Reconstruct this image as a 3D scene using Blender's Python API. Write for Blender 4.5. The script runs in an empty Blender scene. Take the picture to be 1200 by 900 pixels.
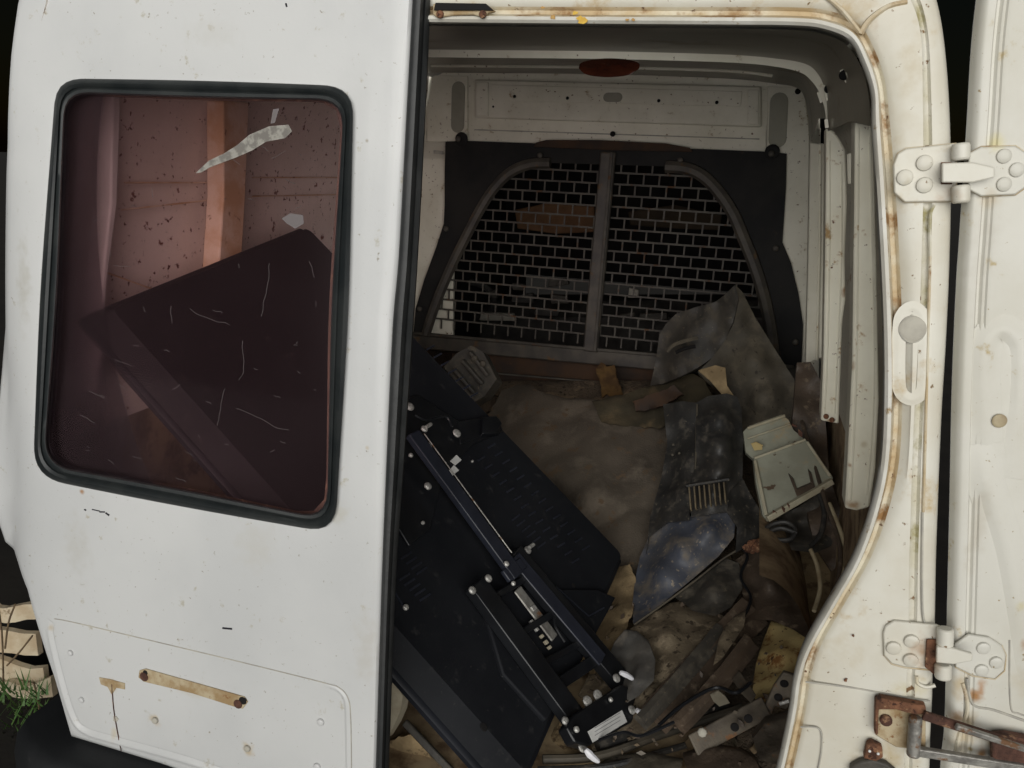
import bpy, bmesh, math, random
from mathutils import Vector, Matrix, noise
from mathutils.geometry import delaunay_2d_cdt
random.seed(7)
sc = bpy.context.scene
COL = sc.collection
V = Vector

# ---------------------------------------------------------------- camera
YAW, PITCH, ROLL, CX, CD, FPX = 0.2791, 0.2652, 0.0492, 0.5462, 1.2323, 929.74
_f = V((-math.sin(YAW)*math.cos(PITCH), math.cos(YAW)*math.cos(PITCH), -math.sin(PITCH)))
_r = V((math.cos(YAW), math.sin(YAW), 0)); _d = _f.cross(_r)
_c, _s = math.cos(ROLL), math.sin(ROLL)
RIGHT, DOWN, FWD = _r*_c - _d*_s, _r*_s + _d*_c, _f
CAM = V((CX, -CD, 0.0))
cam = bpy.data.cameras.new('camera'); cam_o = bpy.data.objects.new('camera', cam); COL.objects.link(cam_o)
m = Matrix((RIGHT, -DOWN, -FWD)).transposed().to_4x4(); m.translation = CAM
cam_o.matrix_world = m
cam.sensor_width = 36; cam.lens = FPX/1200*36; cam.clip_start = 0.02; cam.clip_end = 1000
sc.camera = cam_o

# ---------------------------------------------------------------- sky and light (night, frontal soft light)
SUN_YAW, SUN_EL = math.radians(11), math.radians(3)      # travels into the van, from behind the viewer
w = bpy.data.worlds.new('World'); sc.world = w; w.use_nodes = True
nt = w.node_tree; bg = nt.nodes['Background']; bg.inputs[1].default_value = 0.0015
sky = nt.nodes.new('ShaderNodeTexSky'); sky.sky_type = 'NISHITA'; sky.sun_disc = False
sky.sun_elevation = SUN_EL; sky.sun_rotation = math.pi - SUN_YAW
nt.links.new(sky.outputs[0], bg.inputs[0])
sun = bpy.data.lights.new('sun', 'SUN'); sun.energy = 4.9; sun.angle = math.radians(76); sun.color = (1, .985, .95)
sun_o = bpy.data.objects.new('sun', sun); COL.objects.link(sun_o)
_sd = V((-math.sin(SUN_YAW)*math.cos(SUN_EL), math.cos(SUN_YAW)*math.cos(SUN_EL), -math.sin(SUN_EL)))
sun_o.rotation_euler = _sd.to_track_quat('-Z', 'Y').to_euler()
sun_o.location = (1, -4, 1.5)
sc.view_settings.view_transform = 'Standard'; sc.view_settings.look = 'None'
sc.view_settings.exposure = 0; sc.view_settings.gamma = 1
sc.render.engine = 'CYCLES'
sc.cycles.max_bounces = 7; sc.cycles.diffuse_bounces = 4; sc.cycles.transparent_max_bounces = 16
sc.cycles.use_denoising = True

# ---------------------------------------------------------------- picture-to-place helpers
LEAN, YP, PLEAN = 0.0925, 1.79, 0.0225
FLOOR, GROUND = -1.25, -1.78
def ray(x, y): return FWD + RIGHT*((x-600)/FPX) + DOWN*((y-450)/FPX)
def hit(x, y, p, n):
    d = ray(x, y); return CAM + d*((V(p)-CAM).dot(n)/d.dot(n))
def PD(x, y, off=0.): return hit(x, y, (0, off, 0), V((0, 1, -LEAN)))       # rear face of the van
def PB(x, y, off=0.): return hit(x, y, (0, YP+off, 0), V((0, 1, -PLEAN)))   # partition
def PY(x, y, Y): return hit(x, y, (0, Y, 0), V((0, 1, 0)))
def PX(x, y, X): return hit(x, y, (X, 0, 0), V((1, 0, 0)))
def PZ(x, y, z): return hit(x, y, (0, 0, z), V((0, 0, 1)))
ODN = V((-.16, 1, -LEAN))
def PR(x, y, off=0.): return hit(x, y, (.83, .012+off, 0), ODN)             # open door inner face
YA = [(300, 2.2), (440, 1.68), (470, 1.55), (500, 1.42), (550, 1.22), (600, 1.06), (650, .93), (700, .79), (750, .62), (800, .47), (850, .34), (900, .24), (960, .12), (1100, 0.)]
def yfloor(x, y): return PZ(x, y, FLOOR).y
def ypile(py):
    for (a, ya), (b, yb) in zip(YA, YA[1:]):
        if py <= b: return ya + (yb-ya)*(py-a)/(b-a)
    return YA[-1][1]

# ---------------------------------------------------------------- mesh helpers
def empty(name, loc, label=None, cat=None, group=None, parent=None):
    o = bpy.data.objects.new(name, None); o.location = loc; o.empty_display_size = .05
    COL.objects.link(o)
    if parent is not None:
        o.parent = parent; o.location = V(loc) - V(parent.location)
    tag(o, label, cat, group); return o
def tag(o, label=None, cat=None, group=None, kind=None):
    if label: o['label'] = label
    if cat: o['category'] = cat
    if group: o['group'] = group
    if kind: o['kind'] = kind
    return o
def mesh(name, vs, fs, mat, parent=None, smooth=35, idx=None, bev=0, label=None, cat=None, group=None, kind=None):
    me = bpy.data.meshes.new(name); me.from_pydata([tuple(v) for v in vs], [], fs)
    mats = mat if isinstance(mat, (list, tuple)) else [mat]
    for mm in mats: me.materials.append(M[mm])
    if idx: me.polygons.foreach_set('material_index', idx)
    bm = bmesh.new(); bm.from_mesh(me)
    bmesh.ops.remove_doubles(bm, verts=bm.verts, dist=1e-5)
    bmesh.ops.recalc_face_normals(bm, faces=bm.faces); bm.to_mesh(me); bm.free()
    if smooth:
        me.polygons.foreach_set('use_smooth', [True]*len(me.polygons)); me.set_sharp_from_angle(angle=math.radians(smooth))
    o = bpy.data.objects.new(name, me)
    COL.objects.link(o)
    if parent is not None:
        o.parent = parent
        p = parent if parent.type == 'EMPTY' else None; wl = V((0, 0, 0))
        while p is not None: wl += V(p.location); p = p.parent
        o.matrix_parent_inverse = Matrix.Translation(-wl)
    if bev:
        b = o.modifiers.new('bevel', 'BEVEL'); b.width = bev; b.segments = 2; b.limit_method = 'ANGLE'; b.angle_limit = math.radians(40)
    return tag(o, label, cat, group, kind)
class MB:
    def __init__(s): s.v = []; s.f = []; s.i = []
    def add(s, vs, fs, mi=0):
        k = len(s.v); s.v += [V(v) for v in vs]; s.f += [tuple(j+k for j in f) for f in fs]; s.i += [mi]*len(fs); return s
    def grid(s, rings, closed=False, mi=0):
        n = len(rings[0]); vs = [p for r in rings for p in r]; fs = []; mis = []
        for a in range(len(rings)-1):
            for b in range(n if closed else n-1):
                c = (b+1) % n; fs.append((a*n+b, a*n+c, (a+1)*n+c, (a+1)*n+b)); mis.append(mi[a] if isinstance(mi, list) else mi)
        k = len(s.v); s.v += [V(v) for v in vs]; s.f += [tuple(j+k for j in f) for f in fs]; s.i += mis; return s
    def prism(s, pts, off, mi=0):
        n = len(pts); off = V(off); return s.add([V(p) for p in pts]+[V(p)+off for p in pts],
            [tuple(range(n)), tuple(range(2*n-1, n-1, -1))]+[(i, (i+1) % n, n+(i+1) % n, n+i) for i in range(n)], mi)
    def bar(s, a, b, wid, hgt, up, mi=0):
        a, b, up = V(a), V(b), V(up); t = (b-a).normalized(); sd = t.cross(up).normalized(); up = sd.cross(t).normalized()
        q = [sd*(wid/2)*i+up*(hgt/2)*j for i, j in ((-1, -1), (1, -1), (1, 1), (-1, 1))]
        return s.prism([a+x for x in q], b-a, mi)
    def tube(s, pts, r, n=8, closed=False, mi=0, squash=None):
        pts = [V(p) for p in pts]; N = len(pts); rings = []; ref = V((.3, .2, .93))
        for k, p in enumerate(pts):
            a = pts[(k-1) % N] if closed or k else p; b = pts[(k+1) % N] if closed or k < N-1 else p
            t = (b-a).normalized(); u = ref - t*ref.dot(t)
            if u.length < 1e-4: u = V((1, 0, 0)) - t*t.x
            u.normalize(); ref = u; v_ = t.cross(u); rr = r[k] if isinstance(r, (list, tuple)) else r
            rings.append([p+(u*math.cos(2*math.pi*j/n)+v_*math.sin(2*math.pi*j/n))*rr for j in range(n)])
        if closed: rings.append(rings[0])
        s.grid(rings, True, mi)
        if not closed: s.add(rings[0], [tuple(range(n))], mi); s.add(rings[-1], [tuple(range(n))], mi)
        return s
    def dome(s, p, ax, r, h, n=14, mi=0, prof=((1, 0), (1, .45), (.93, .7), (.7, .92), (.3, 1))):
        p, ax = V(p), V(ax).normalized(); u = ax.orthogonal().normalized(); v_ = ax.cross(u)
        rings = [[p+ax*h*z+(u*math.cos(2*math.pi*j/n)+v_*math.sin(2*math.pi*j/n))*r*q for j in range(n)] for q, z in prof]
        s.grid(rings, True, mi); s.add(rings[-1], [tuple(range(n))], mi); s.add(rings[0], [tuple(range(n))], mi); return s
    def make(s, name, mat, parent=None, **k):
        return mesh(name, s.v, s.f, mat, parent, idx=s.i if isinstance(mat, (list, tuple)) else None, **k)
def smoothline(pts, per=6, closed=False):
    P = [V(p) if len(p) == 3 else V((p[0], p[1], 0)) for p in pts]; n = len(P); out = []
    for i in range(n if closed else n-1):
        p0 = P[(i-1) % n] if closed or i else P[i]; p1 = P[i]; p2 = P[(i+1) % n]; p3 = P[(i+2) % n] if closed or i+2 < n else p2
        for k in range(per):
            t = k/per
            out.append(.5*((2*p1)+(p2-p0)*t+(2*p0-5*p1+4*p2-p3)*t*t+(3*p1-p0-3*p2+p3)*t**3))
    if not closed: out.append(P[-1])
    return out
def inside(x, y, poly):
    c = False; n = len(poly)
    for i in range(n):
        x1, y1 = poly[i][:2]; x2, y2 = poly[(i+1) % n][:2]
        if (y1 > y) != (y2 > y) and x < (x2-x1)*(y-y1)/(y2-y1)+x1: c = not c
    return c
def sheet(name, outline, mat, parent=None, ctrl=(), base=ypile, thick=.012, step=7, amp=.008, freq=9., seed=0, smooth=50, rnd=True, back=(0, 1, -.45), rough_edge=0., crease=0., **kw):
    """a body lying in the load bay: outline and inner points each (picture x, y, metres nearer than the heap surface)"""
    rng = random.Random(seed+11)
    if rnd: poly = [(p.x, p.y, p.z) for p in smoothline([V((a[0], a[1], a[2] if len(a) > 2 else 0)) for a in outline], 4, True)]
    else:
        poly = []
        for i, a in enumerate(outline):
            b = outline[(i+1) % len(outline)]; a3 = V((a[0], a[1], a[2] if len(a) > 2 else 0)); b3 = V((b[0], b[1], b[2] if len(b) > 2 else 0))
            k = max(1, int((b3.xy-a3.xy).length/step))
            poly += [tuple(a3.lerp(b3, j/k)) for j in range(k)]
    if rough_edge: poly = [(x+rng.uniform(-1, 1)*rough_edge, y+rng.uniform(-1, 1)*rough_edge, z) for x, y, z in poly]
    C = [(a[0], a[1], a[2] if len(a) > 2 else 0) for a in outline]+list(ctrl)
    def dy(x, y):
        sw = sz = 0
        for a, b, z in C:
            q = 1/(((a-x)**2+(b-y)**2)+30)**1.5; sw += q; sz += q*z
        return sz/sw
    pts = [V((x, y)) for x, y, z in poly]; nb = len(pts)
    x0, x1 = min(p.x for p in pts), max(p.x for p in pts); y0, y1 = min(p.y for p in pts), max(p.y for p in pts)
    yy = y0+step*.5; row = 0
    while yy < y1:
        xx = x0+step*(.5 if row % 2 else 1.)
        while xx < x1:
            jx, jy = xx+rng.uniform(-.18, .18)*step, yy+rng.uniform(-.18, .18)*step
            if inside(jx, jy, poly) and min((jx-p.x)**2+(jy-p.y)**2 for p in pts[:nb]) > (step*.45)**2: pts.append(V((jx, jy)))
            xx += step
        yy += step*.87; row += 1
    vv, ee, ff, *_ = delaunay_2d_cdt(pts, [(i, (i+1) % nb) for i in range(nb)], [], 1, 1e-4)
    ff = [f for f in ff if inside(sum(vv[i].x for i in f)/3, sum(vv[i].y for i in f)/3, poly)]
    P3 = []
    for p in vv:
        q = PY(p.x, p.y, base(p.y)-dy(p.x, p.y)) if callable(base) else PY(p.x, p.y, base-dy(p.x, p.y))
        nz = noise.noise(q*freq+V((seed*3.1, 0, seed))) + .5*noise.noise(q*freq*2.3+V((0, seed*1.7, 4)))
        if crease:
            k1 = abs(noise.noise(q*freq*.6+V((seed, 9, 2)))); k2 = abs(noise.noise(q*freq*1.3+V((3, seed, 7))))
            nz = nz*.35 + crease*((k1**.7)*2.2+(k2**.8)*.9-1.0)
        P3.append(q + (CAM-q).normalized()*amp*nz)
    ec = {}
    for f in ff:
        for a, b in ((f[0], f[1]), (f[1], f[2]), (f[2], f[0])): ec[(min(a, b), max(a, b))] = ec.get((min(a, b), max(a, b)), 0)+1
    bk = V(back).normalized()*thick; n = len(P3)
    fs = [tuple(f) for f in ff]+[tuple(i+n for i in reversed(f)) for f in ff]+[(a, b, b+n, a+n) for (a, b), k in ec.items() if k == 1]
    return mesh(name, P3+[p+bk for p in P3], fs, mat, parent, smooth=smooth, **kw)
def px_plate(name, pts, fn, off, thick, mat, parent, bev=.002, **k):
    a = [fn(x, y, off) for x, y in pts]; return MB().prism(a, (0, thick, 0)).make(name, mat, parent, smooth=30, bev=bev, **k)

def ridge(name, pts, fn, off, wid, hgt, mt, parent, per=6, closed=False, prof=((-1, 0), (-.6, .25), (-.25, .85), (0, 1), (.25, .85), (.6, .25), (1, 0))):
    """a low pressed swage following a line on a panel"""
    c = [fn(p.x, p.y, off) for p in smoothline(pts, per, closed)]; n = len(c); rings = [[] for _ in prof]
    for k in range(n):
        a = c[(k-1) % n] if closed or k else c[k]; b = c[(k+1) % n] if closed or k < n-1 else c[k]
        t = (b-a).normalized(); nrm = V((0, -1, LEAN)).normalized(); sd = t.cross(nrm).normalized()
        e = 1 if closed else min(1, 4*k/(n-1)+.05, 4*(n-1-k)/(n-1)+.05)
        for r, (q, h) in zip(rings, prof): r.append(c[k]+sd*q*wid+nrm*(h*hgt*e+.0002))
    if closed: rings = [r+[r[0]] for r in rings]
    return MB().grid(rings).make(name, mt, parent, smooth=80)
def roundpoly(C, r, n=7):
    out = []; k = len(C)
    for i in range(k):
        p, a, b = V(C[i]), V(C[i-1]), V(C[(i+1) % k]); ri = r[i] if isinstance(r, (list, tuple)) else r
        p0, p1 = p+(a-p).normalized()*ri, p+(b-p).normalized()*ri
        for j in range(n+1): t = j/n; out.append(tuple(p0*(1-t)**2+p*2*t*(1-t)*1.0+p1*t*t))
    return out
# ---------------------------------------------------------------- materials
M = {}
def stains(name, items):
    """soft-edged stains at given places on a paint: (point, radius, colour, strength, stretch)"""
    m = M[name]; nt = m.node_tree; N = nt.nodes; L = nt.links; bs = N['Principled BSDF']; col = bs.inputs['Base Color'].links[0].from_socket
    tc = N.new('ShaderNodeTexCoord'); nz = N.new('ShaderNodeTexNoise'); nz.inputs['Scale'].default_value = 55; nz.inputs['Detail'].default_value = 6
    L.new(tc.outputs['Object'], nz.inputs['Vector'])
    for p, r, c, st, sz in items:
        mp = N.new('ShaderNodeMapping'); mp.vector_type = 'POINT'; mp.inputs['Location'].default_value = (-p.x, -p.y, -p.z*sz); mp.inputs['Scale'].default_value = (1, 1, sz)
        L.new(tc.outputs['Object'], mp.inputs[0]); ln = N.new('ShaderNodeVectorMath'); ln.operation = 'LENGTH'; L.new(mp.outputs[0], ln.inputs[0])
        ad = N.new('ShaderNodeMath'); ad.operation = 'MULTIPLY_ADD'; L.new(nz.outputs[0], ad.inputs[0]); ad.inputs[1].default_value = r*1.6; L.new(ln.outputs['Value'], ad.inputs[2])
        rm = N.new('ShaderNodeMapRange'); rm.interpolation_type = 'SMOOTHSTEP'; rm.inputs[1].default_value = r*1.75; rm.inputs[2].default_value = r*.75; rm.inputs[3].default_value = 0; rm.inputs[4].default_value = st
        L.new(ad.outputs[0], rm.inputs[0]); x = N.new('ShaderNodeMix'); x.data_type = 'RGBA'; L.new(rm.outputs[0], x.inputs[0]); L.new(col, x.inputs[6]); x.inputs[7].default_value = (*c, 1); col = x.outputs[2]
    L.new(col, bs.inputs['Base Color'])
def mat(name, c1, c2=None, scale=6., rough=.6, bump=.0, bscale=60., metal=0., spots=None, spotscale=20., spotthr=.68, spotsoft=.05,
        spots2=None, spot2scale=60., spot2thr=.7, spec=.4, bdist=.004, detail=5., mixlo=.35, mixhi=.65, stretch=(1, 1, 1)):
    m = bpy.data.materials.new(name); m.use_nodes = True; nt = m.node_tree; N = nt.nodes; L = nt.links
    bs = N['Principled BSDF']; bs.inputs['Roughness'].default_value = rough; bs.inputs['Metallic'].default_value = metal
    bs.inputs['Specular IOR Level'].default_value = spec
    tc = N.new('ShaderNodeTexCoord'); mp = N.new('ShaderNodeMapping'); mp.inputs['Scale'].default_value = stretch
    L.new(tc.outputs['Object'], mp.inputs[0])
    def nz(s, d=detail, rg=.6):
        n = N.new('ShaderNodeTexNoise'); n.inputs['Scale'].default_value = s; n.inputs['Detail'].default_value = d; n.inputs['Roughness'].default_value = rg
        L.new(mp.outputs[0], n.inputs['Vector']); return n.outputs[0]
    def ramp(src, lo, hi):
        r = N.new('ShaderNodeMapRange'); r.interpolation_type = 'SMOOTHSTEP'; r.inputs[1].default_value = lo; r.inputs[2].default_value = hi; L.new(src, r.inputs[0]); return r.outputs[0]
    def mix(f, a, b):
        x = N.new('ShaderNodeMix'); x.data_type = 'RGBA'; L.new(f, x.inputs[0])
        for v, i in ((a, 6), (b, 7)):
            if isinstance(v, tuple): x.inputs[i].default_value = (*v, 1)
            else: L.new(v, x.inputs[i])
        return x.outputs[2]
    col = mix(ramp(nz(scale), mixlo, mixhi), tuple(c1), tuple(c2 or c1))
    if spots:
        f = ramp(nz(spotscale, 6, .65), spotthr-spotsoft, spotthr+spotsoft); col = mix(f, col, tuple(spots))
        rr = N.new('ShaderNodeMapRange'); rr.inputs[3].default_value = rough; rr.inputs[4].default_value = .9; L.new(f, rr.inputs[0]); L.new(rr.outputs[0], bs.inputs['Roughness'])
    if spots2: col = mix(ramp(nz(spot2scale, 4), spot2thr-.03, spot2thr+.03), col, tuple(spots2))
    L.new(col, bs.inputs['Base Color'])
    if bump:
        b = N.new('ShaderNodeBump'); b.inputs['Strength'].default_value = bump; b.inputs['Distance'].default_value = bdist
        L.new(nz(bscale, 6), b.inputs['Height']); L.new(b.outputs[0], bs.inputs['Normal'])
    M[name] = m; return m
RUST = (.22, .085, .025)
mat('door_paint', (.54, .545, .538), (.488, .495, .492), 2.2, .28, .08, 70, spots=(.40, .38, .32), spotscale=30, spotthr=.675, spotsoft=.05, spots2=(.27, .25, .21), spot2scale=120, spot2thr=.70)
mat('frame_paint', (.60, .585, .515), (.54, .51, .425), 6, .38, .09, 80, spots=(.45, .34, .18), spotscale=13, spotthr=.64, spotsoft=.09, spots2=(.17, .11, .05), spot2scale=85, spot2thr=.69)
mat('rusty_seam', (.56, .52, .41), (.44, .34, .20), 14, .7, .4, 120, spots=(.25, .14, .055), spotscale=20, spotthr=.59, spotsoft=.08, spots2=(.10, .045, .018), spot2scale=60, spot2thr=.66)
mat('mossy_seam', (.58, .56, .49), (.48, .45, .34), 12, .7, .4, 120, spots=(.28, .25, .11), spotscale=14, spotthr=.60, spotsoft=.08, spots2=(.16, .09, .04), spot2scale=50, spot2thr=.64)
mat('flange_paint', (.56, .55, .50), (.46, .44, .38), 12, .42, .08, 90, spots=(.28, .2, .1), spotscale=40, spotthr=.65)
mat('opendoor_paint', (.56, .55, .495), (.51, .495, .43), 5, .38, .08, 80, spots=(.42, .34, .19), spotscale=20, spotthr=.67, spots2=(.3, .24, .14), spot2scale=110, spot2thr=.70)
mat('inner_paint', (.78, .75, .64), (.67, .64, .53), 5, .5, .08, 70, spots=(.36, .27, .15), spotscale=20, spotthr=.665, spots2=(.12, .06, .025), spot2scale=80, spot2thr=.68)
mat('rib_paint', (.86, .83, .69), (.76, .72, .58), 6, .45, .06, 70, spots=(.42, .28, .13), spotscale=22, spotthr=.66, spots2=(.14, .06, .02), spot2scale=70, spot2thr=.69)
mat('dusty_wall', (.42, .32, .19), (.22, .15, .09), 6, .85, .25, 60, spots=(.12, .075, .04), spotscale=12, spotthr=.57, spotsoft=.12)
mat('left_paint', (.86, .81, .75), (.76, .70, .63), 4, .55, .05, 60, spots=(.20, .08, .06), spotscale=26, spotthr=.645, spotsoft=.03, spots2=(.14, .05, .04), spot2scale=60, spot2thr=.655)
mat('orange_stain_paint', (.78, .66, .52), (.62, .42, .24), 9, .55, .05, 60, spots=(.16, .06, .03), spotscale=30, spotthr=.66)
mat('header_trim', (.27, .245, .185), (.19, .175, .135), 5, .34, .08, 50, spots=(.36, .33, .26), spotscale=9, spotthr=.66, spotsoft=.1, stretch=(.4, 1, 1))
mat('rubber', (.020, .0215, .022), (.035, .036, .036), 9, .5, .15, 130, spots=(.10, .10, .09), spotscale=60, spotthr=.75)
mat('gasket_rubber', (.012, .015, .016), (.022, .025, .025), 12, .42, .08, 130, spots=(.14, .13, .09), spotscale=70, spotthr=.76)
mat('black_panel', (.013, .013, .0135), (.022, .021, .0195), 6, .7, .08, 80, spec=.2, spots=(.07, .05, .035), spotscale=14, spotthr=.72, spotsoft=.1)
mat('mesh_steel', (.080, .073, .059), (.048, .042, .035), 16, .6, .1, 80, spots=(.09, .045, .022), spotscale=22, spotthr=.62)
mat('arch_tube', (.085, .075, .06), (.045, .04, .036), 12, .55, .12, 80, spots=(.12, .075, .04), spotscale=20, spotthr=.64)
mat('bulkhead_rust', (.03, .02, .015), (.06, .03, .014), 9, .8, .2, 60, spots=(.16, .07, .02), spotscale=13, spotthr=.72)
mat('grey_steel', (.34, .33, .30), (.19, .18, .165), 40, .45, .4, 140, metal=.5, spots=(.2, .11, .06), spotscale=35, spotthr=.59)
mat('plug_grey', (.42, .40, .34), (.36, .34, .29), 40, .7, .1, 140)
mat('rust', (.21, .095, .05), (.10, .045, .025), 40, .9, 1., 120, bdist=.006, spots=(.36, .22, .12), spotscale=50, spotthr=.6, spots2=(.05, .02, .012), spot2scale=70, spot2thr=.6)
mat('rust_brown', (.13, .06, .04), (.06, .028, .02), 40, .9, 1., 130, bdist=.006, spots=(.28, .16, .09), spotscale=60, spotthr=.61)
mat('rust_stain', (.50, .33, .12), (.36, .2, .06), 40, .8, .1, 100)
mat('yellow_stain', (.62, .42, .07), (.5, .3, .05), 60, .8, .1, 100)
mat('cream_filler', (.42, .35, .23), (.29, .20, .10), 35, .85, .4, 90, spots=(.2, .09, .03), spotscale=55, spotthr=.64)
mat('hole_black', (.006, .005, .005), None, 5, .9)
mat('dark_mark', (.02, .02, .025), None, 5, .7)
mat('seam_line', (.30, .29, .26), (.42, .4, .34), 30, .7)
mat('seam_light', (.72, .72, .70), (.62, .62, .6), 10, .4)
mat('lens_red', (.055, .014, .007), (.035, .009, .005), 30, .25, .05, 90)
mat('zinc', (.66, .65, .61), (.36, .35, .33), 120, .35, .5, 260, metal=.5)
mat('tv_black', (.0095, .0103, .0125), (.013, .014, .0165), 5, .62, .06, 220, spec=.12, spots=(.026, .026, .027), spotscale=30, spotthr=.66, spotsoft=.08, spots2=(.05, .048, .045), spot2scale=150, spot2thr=.71)
mat('tv_side', (.009, .010, .013), (.013, .0145, .019), 5, .5, .03, 150, spec=.2)
mat('arm_navy', (.022, .025, .036), (.015, .017, .025), 9, .36, .05, 120, spots=(.06, .06, .065), spotscale=50, spotthr=.68, spots2=(.12, .12, .12), spot2scale=130, spot2thr=.72)
mat('arm_black', (.007, .0075, .009), (.011, .012, .014), 9, .3, .04, 120)
mat('label_white', (.66, .66, .64), (.6, .6, .58), 30, .6)
mat('plastic_white', (.75, .75, .77), (.66, .66, .7), 30, .45)
mat('print_grey', (.25, .25, .26), None, 30, .7)
mat('brown_blanket', (.118, .096, .072), (.06, .048, .036), 4.5, .95, .7, 200, bdist=.004, spots=(.16, .132, .10), spotscale=9, spotthr=.57, spotsoft=.12, spots2=(.12, .082, .05), spot2scale=20, spot2thr=.61)
mat('dirty_grey', (.085, .073, .053), (.052, .045, .035), 7, .7, .35, 120, spots=(.125, .105, .075), spotscale=14, spotthr=.57, spotsoft=.12, spots2=(.04, .032, .026), spot2scale=60, spot2thr=.65)
mat('dirty_dark', (.040, .037, .032), (.062, .055, .045), 8, .55, .35, 120, spots=(.095, .082, .062), spotscale=24, spotthr=.58, spotsoft=.10, spots2=(.14, .115, .08), spot2scale=90, spot2thr=.66)
mat('olive_cloth', (.085, .068, .04), (.05, .042, .026), 8, .95, .7, 220, bdist=.003, spots=(.15, .11, .06), spotscale=10, spotthr=.62, spotsoft=.1)
mat('black_plastic', (.023, .0225, .022), (.036, .034, .031), 8, .45, .25, 140, spots=(.075, .065, .052), spotscale=30, spotthr=.60, spotsoft=.10, spots2=(.13, .11, .08), spot2scale=90, spot2thr=.67)
mat('blue_dusty', (.055, .062, .083), (.078, .082, .095), 7, .5, .25, 120, spots=(.17, .145, .115), spotscale=15, spotthr=.56, spotsoft=.12, spots2=(.22, .185, .14), spot2scale=80, spot2thr=.635, stretch=(1, 1, .6))
mat('fin_dust', (.16, .125, .075), (.10, .08, .05), 30, .8, .2, 60)
mat('case_grey', (.34, .345, .275), (.27, .27, .21), 10, .5, .1, 70, spots=(.38, .30, .18), spotscale=14, spotthr=.6, spotsoft=.08, spots2=(.11, .075, .05), spot2scale=30, spot2thr=.665)
mat('case_pale', (.44, .41, .30), (.34, .30, .21), 14, .6, .1, 70, spots=(.16, .11, .06), spotscale=26, spotthr=.65)
mat('leather_brown', (.062, .046, .034), (.095, .068, .048), 9, .5, .45, 120, bdist=.004, spots=(.17, .13, .09), spotscale=36, spotthr=.61)
mat('rusty_yellow', (.56, .44, .20), (.48, .34, .14), 9, .7, .3, 60, spots=(.22, .10, .03), spotscale=18, spotthr=.585, spotsoft=.06, spots2=(.07, .03, .015), spot2scale=45, spot2thr=.63)
mat('grey_film', (.13, .125, .115), (.085, .078, .068), 8, .5, .3, 120, bdist=.003, spots=(.26, .23, .19), spotscale=12, spotthr=.6, spotsoft=.1)
mat('brown_tarp', (.21, .168, .112), (.12, .093, .062), 9, .6, .6, 130, bdist=.004, spots=(.30, .24, .16), spotscale=24, spotthr=.58, spotsoft=.06, spots2=(.06, .045, .03), spot2scale=45, spot2thr=.62)
mat('tan_cloth', (.36, .265, .145), (.21, .15, .08), 12, .95, .7, 200, bdist=.003, spots=(.10, .065, .035), spotscale=18, spotthr=.6)
mat('orange_rag', (.13, .075, .025), (.06, .032, .012), 18, .95, .5, 80)
mat('heap_dirt', (.075, .057, .04), (.12, .09, .06), 8, .95, 1.0, 90, bdist=.01, spots=(.19, .14, .085), spotscale=14, spotthr=.60, spotsoft=.08, spots2=(.03, .022, .016), spot2scale=40, spot2thr=.62)
mat('hose', (.05, .045, .036), (.085, .072, .053), 14, .65, .2, 60)
mat('scrap_metal', (.14, .118, .088), (.08, .066, .052), 14, .55, .35, 90, spots=(.22, .11, .05), spotscale=25, spotthr=.60)
mat('wood', (.20, .14, .075), (.12, .085, .05), 10, .85, .3, 60, stretch=(1, 1, .2))
mat('pale_scrap', (.40, .36, .27), (.28, .24, .17), 15, .7, .2, 60)
mat('pipe_cream', (.40, .34, .22), (.26, .2, .12), 18, .6, .15, 60)
mat('bumper_black', (.010, .011, .012), (.016, .017, .018), 5, .5, .1, 160, spots=(.06, .06, .06), spotscale=7, spotthr=.72, spotsoft=.08)
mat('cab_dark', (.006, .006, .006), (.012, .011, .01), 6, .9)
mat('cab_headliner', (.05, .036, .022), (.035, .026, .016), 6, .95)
mat('visor_brown', (.20, .11, .055), (.15, .08, .04), 14, .9, .2, 60)
mat('dash_grey', (.06, .057, .05), (.035, .033, .03), 12, .7, .1, 60)
mat('ground_soil', (.014, .012, .010), (.022, .019, .015), 3, .95, .5, 25)
mat('roof_tile', (.58, .50, .36), (.44, .34, .22), 9, .85, .3, 60, spots=(.2, .14, .08), spotscale=16, spotthr=.64)
mat('dry_stem', (.16, .11, .06), (.09, .06, .035), 30, .9)
mat('leaf_green', (.045, .11, .025), (.07, .13, .03), 20, .6)
# tinted pane
gm = bpy.data.materials.new('tinted_glass'); gm.use_nodes = True; n_ = gm.node_tree; n_.nodes.remove(n_.nodes['Principled BSDF'])
tr = n_.nodes.new('ShaderNodeBsdfTransparent'); tr.inputs[0].default_value = (1.0, .895, .90, 1)
gl = n_.nodes.new('ShaderNodeBsdfGlossy'); gl.inputs['Roughness'].default_value = .08; gl.inputs[0].default_value = (.9, .85, .88, 1)
df = n_.nodes.new('ShaderNodeBsdfDiffuse'); df.inputs[0].default_value = (.16, .10, .11, 1)
fr = n_.nodes.new('ShaderNodeFresnel'); fr.inputs[0].default_value = 1.45
m1 = n_.nodes.new('ShaderNodeMixShader'); m1.inputs[0].default_value = .025; n_.links.new(tr.outputs[0], m1.inputs[1]); n_.links.new(df.outputs[0], m1.inputs[2])
m2 = n_.nodes.new('ShaderNodeMixShader'); n_.links.new(fr.outputs[0], m2.inputs[0]); n_.links.new(m1.outputs[0], m2.inputs[1]); n_.links.new(gl.outputs[0], m2.inputs[2])
n_.links.new(m2.outputs[0], n_.nodes['Material Output'].inputs[0]); M['tinted_glass'] = gm

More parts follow.
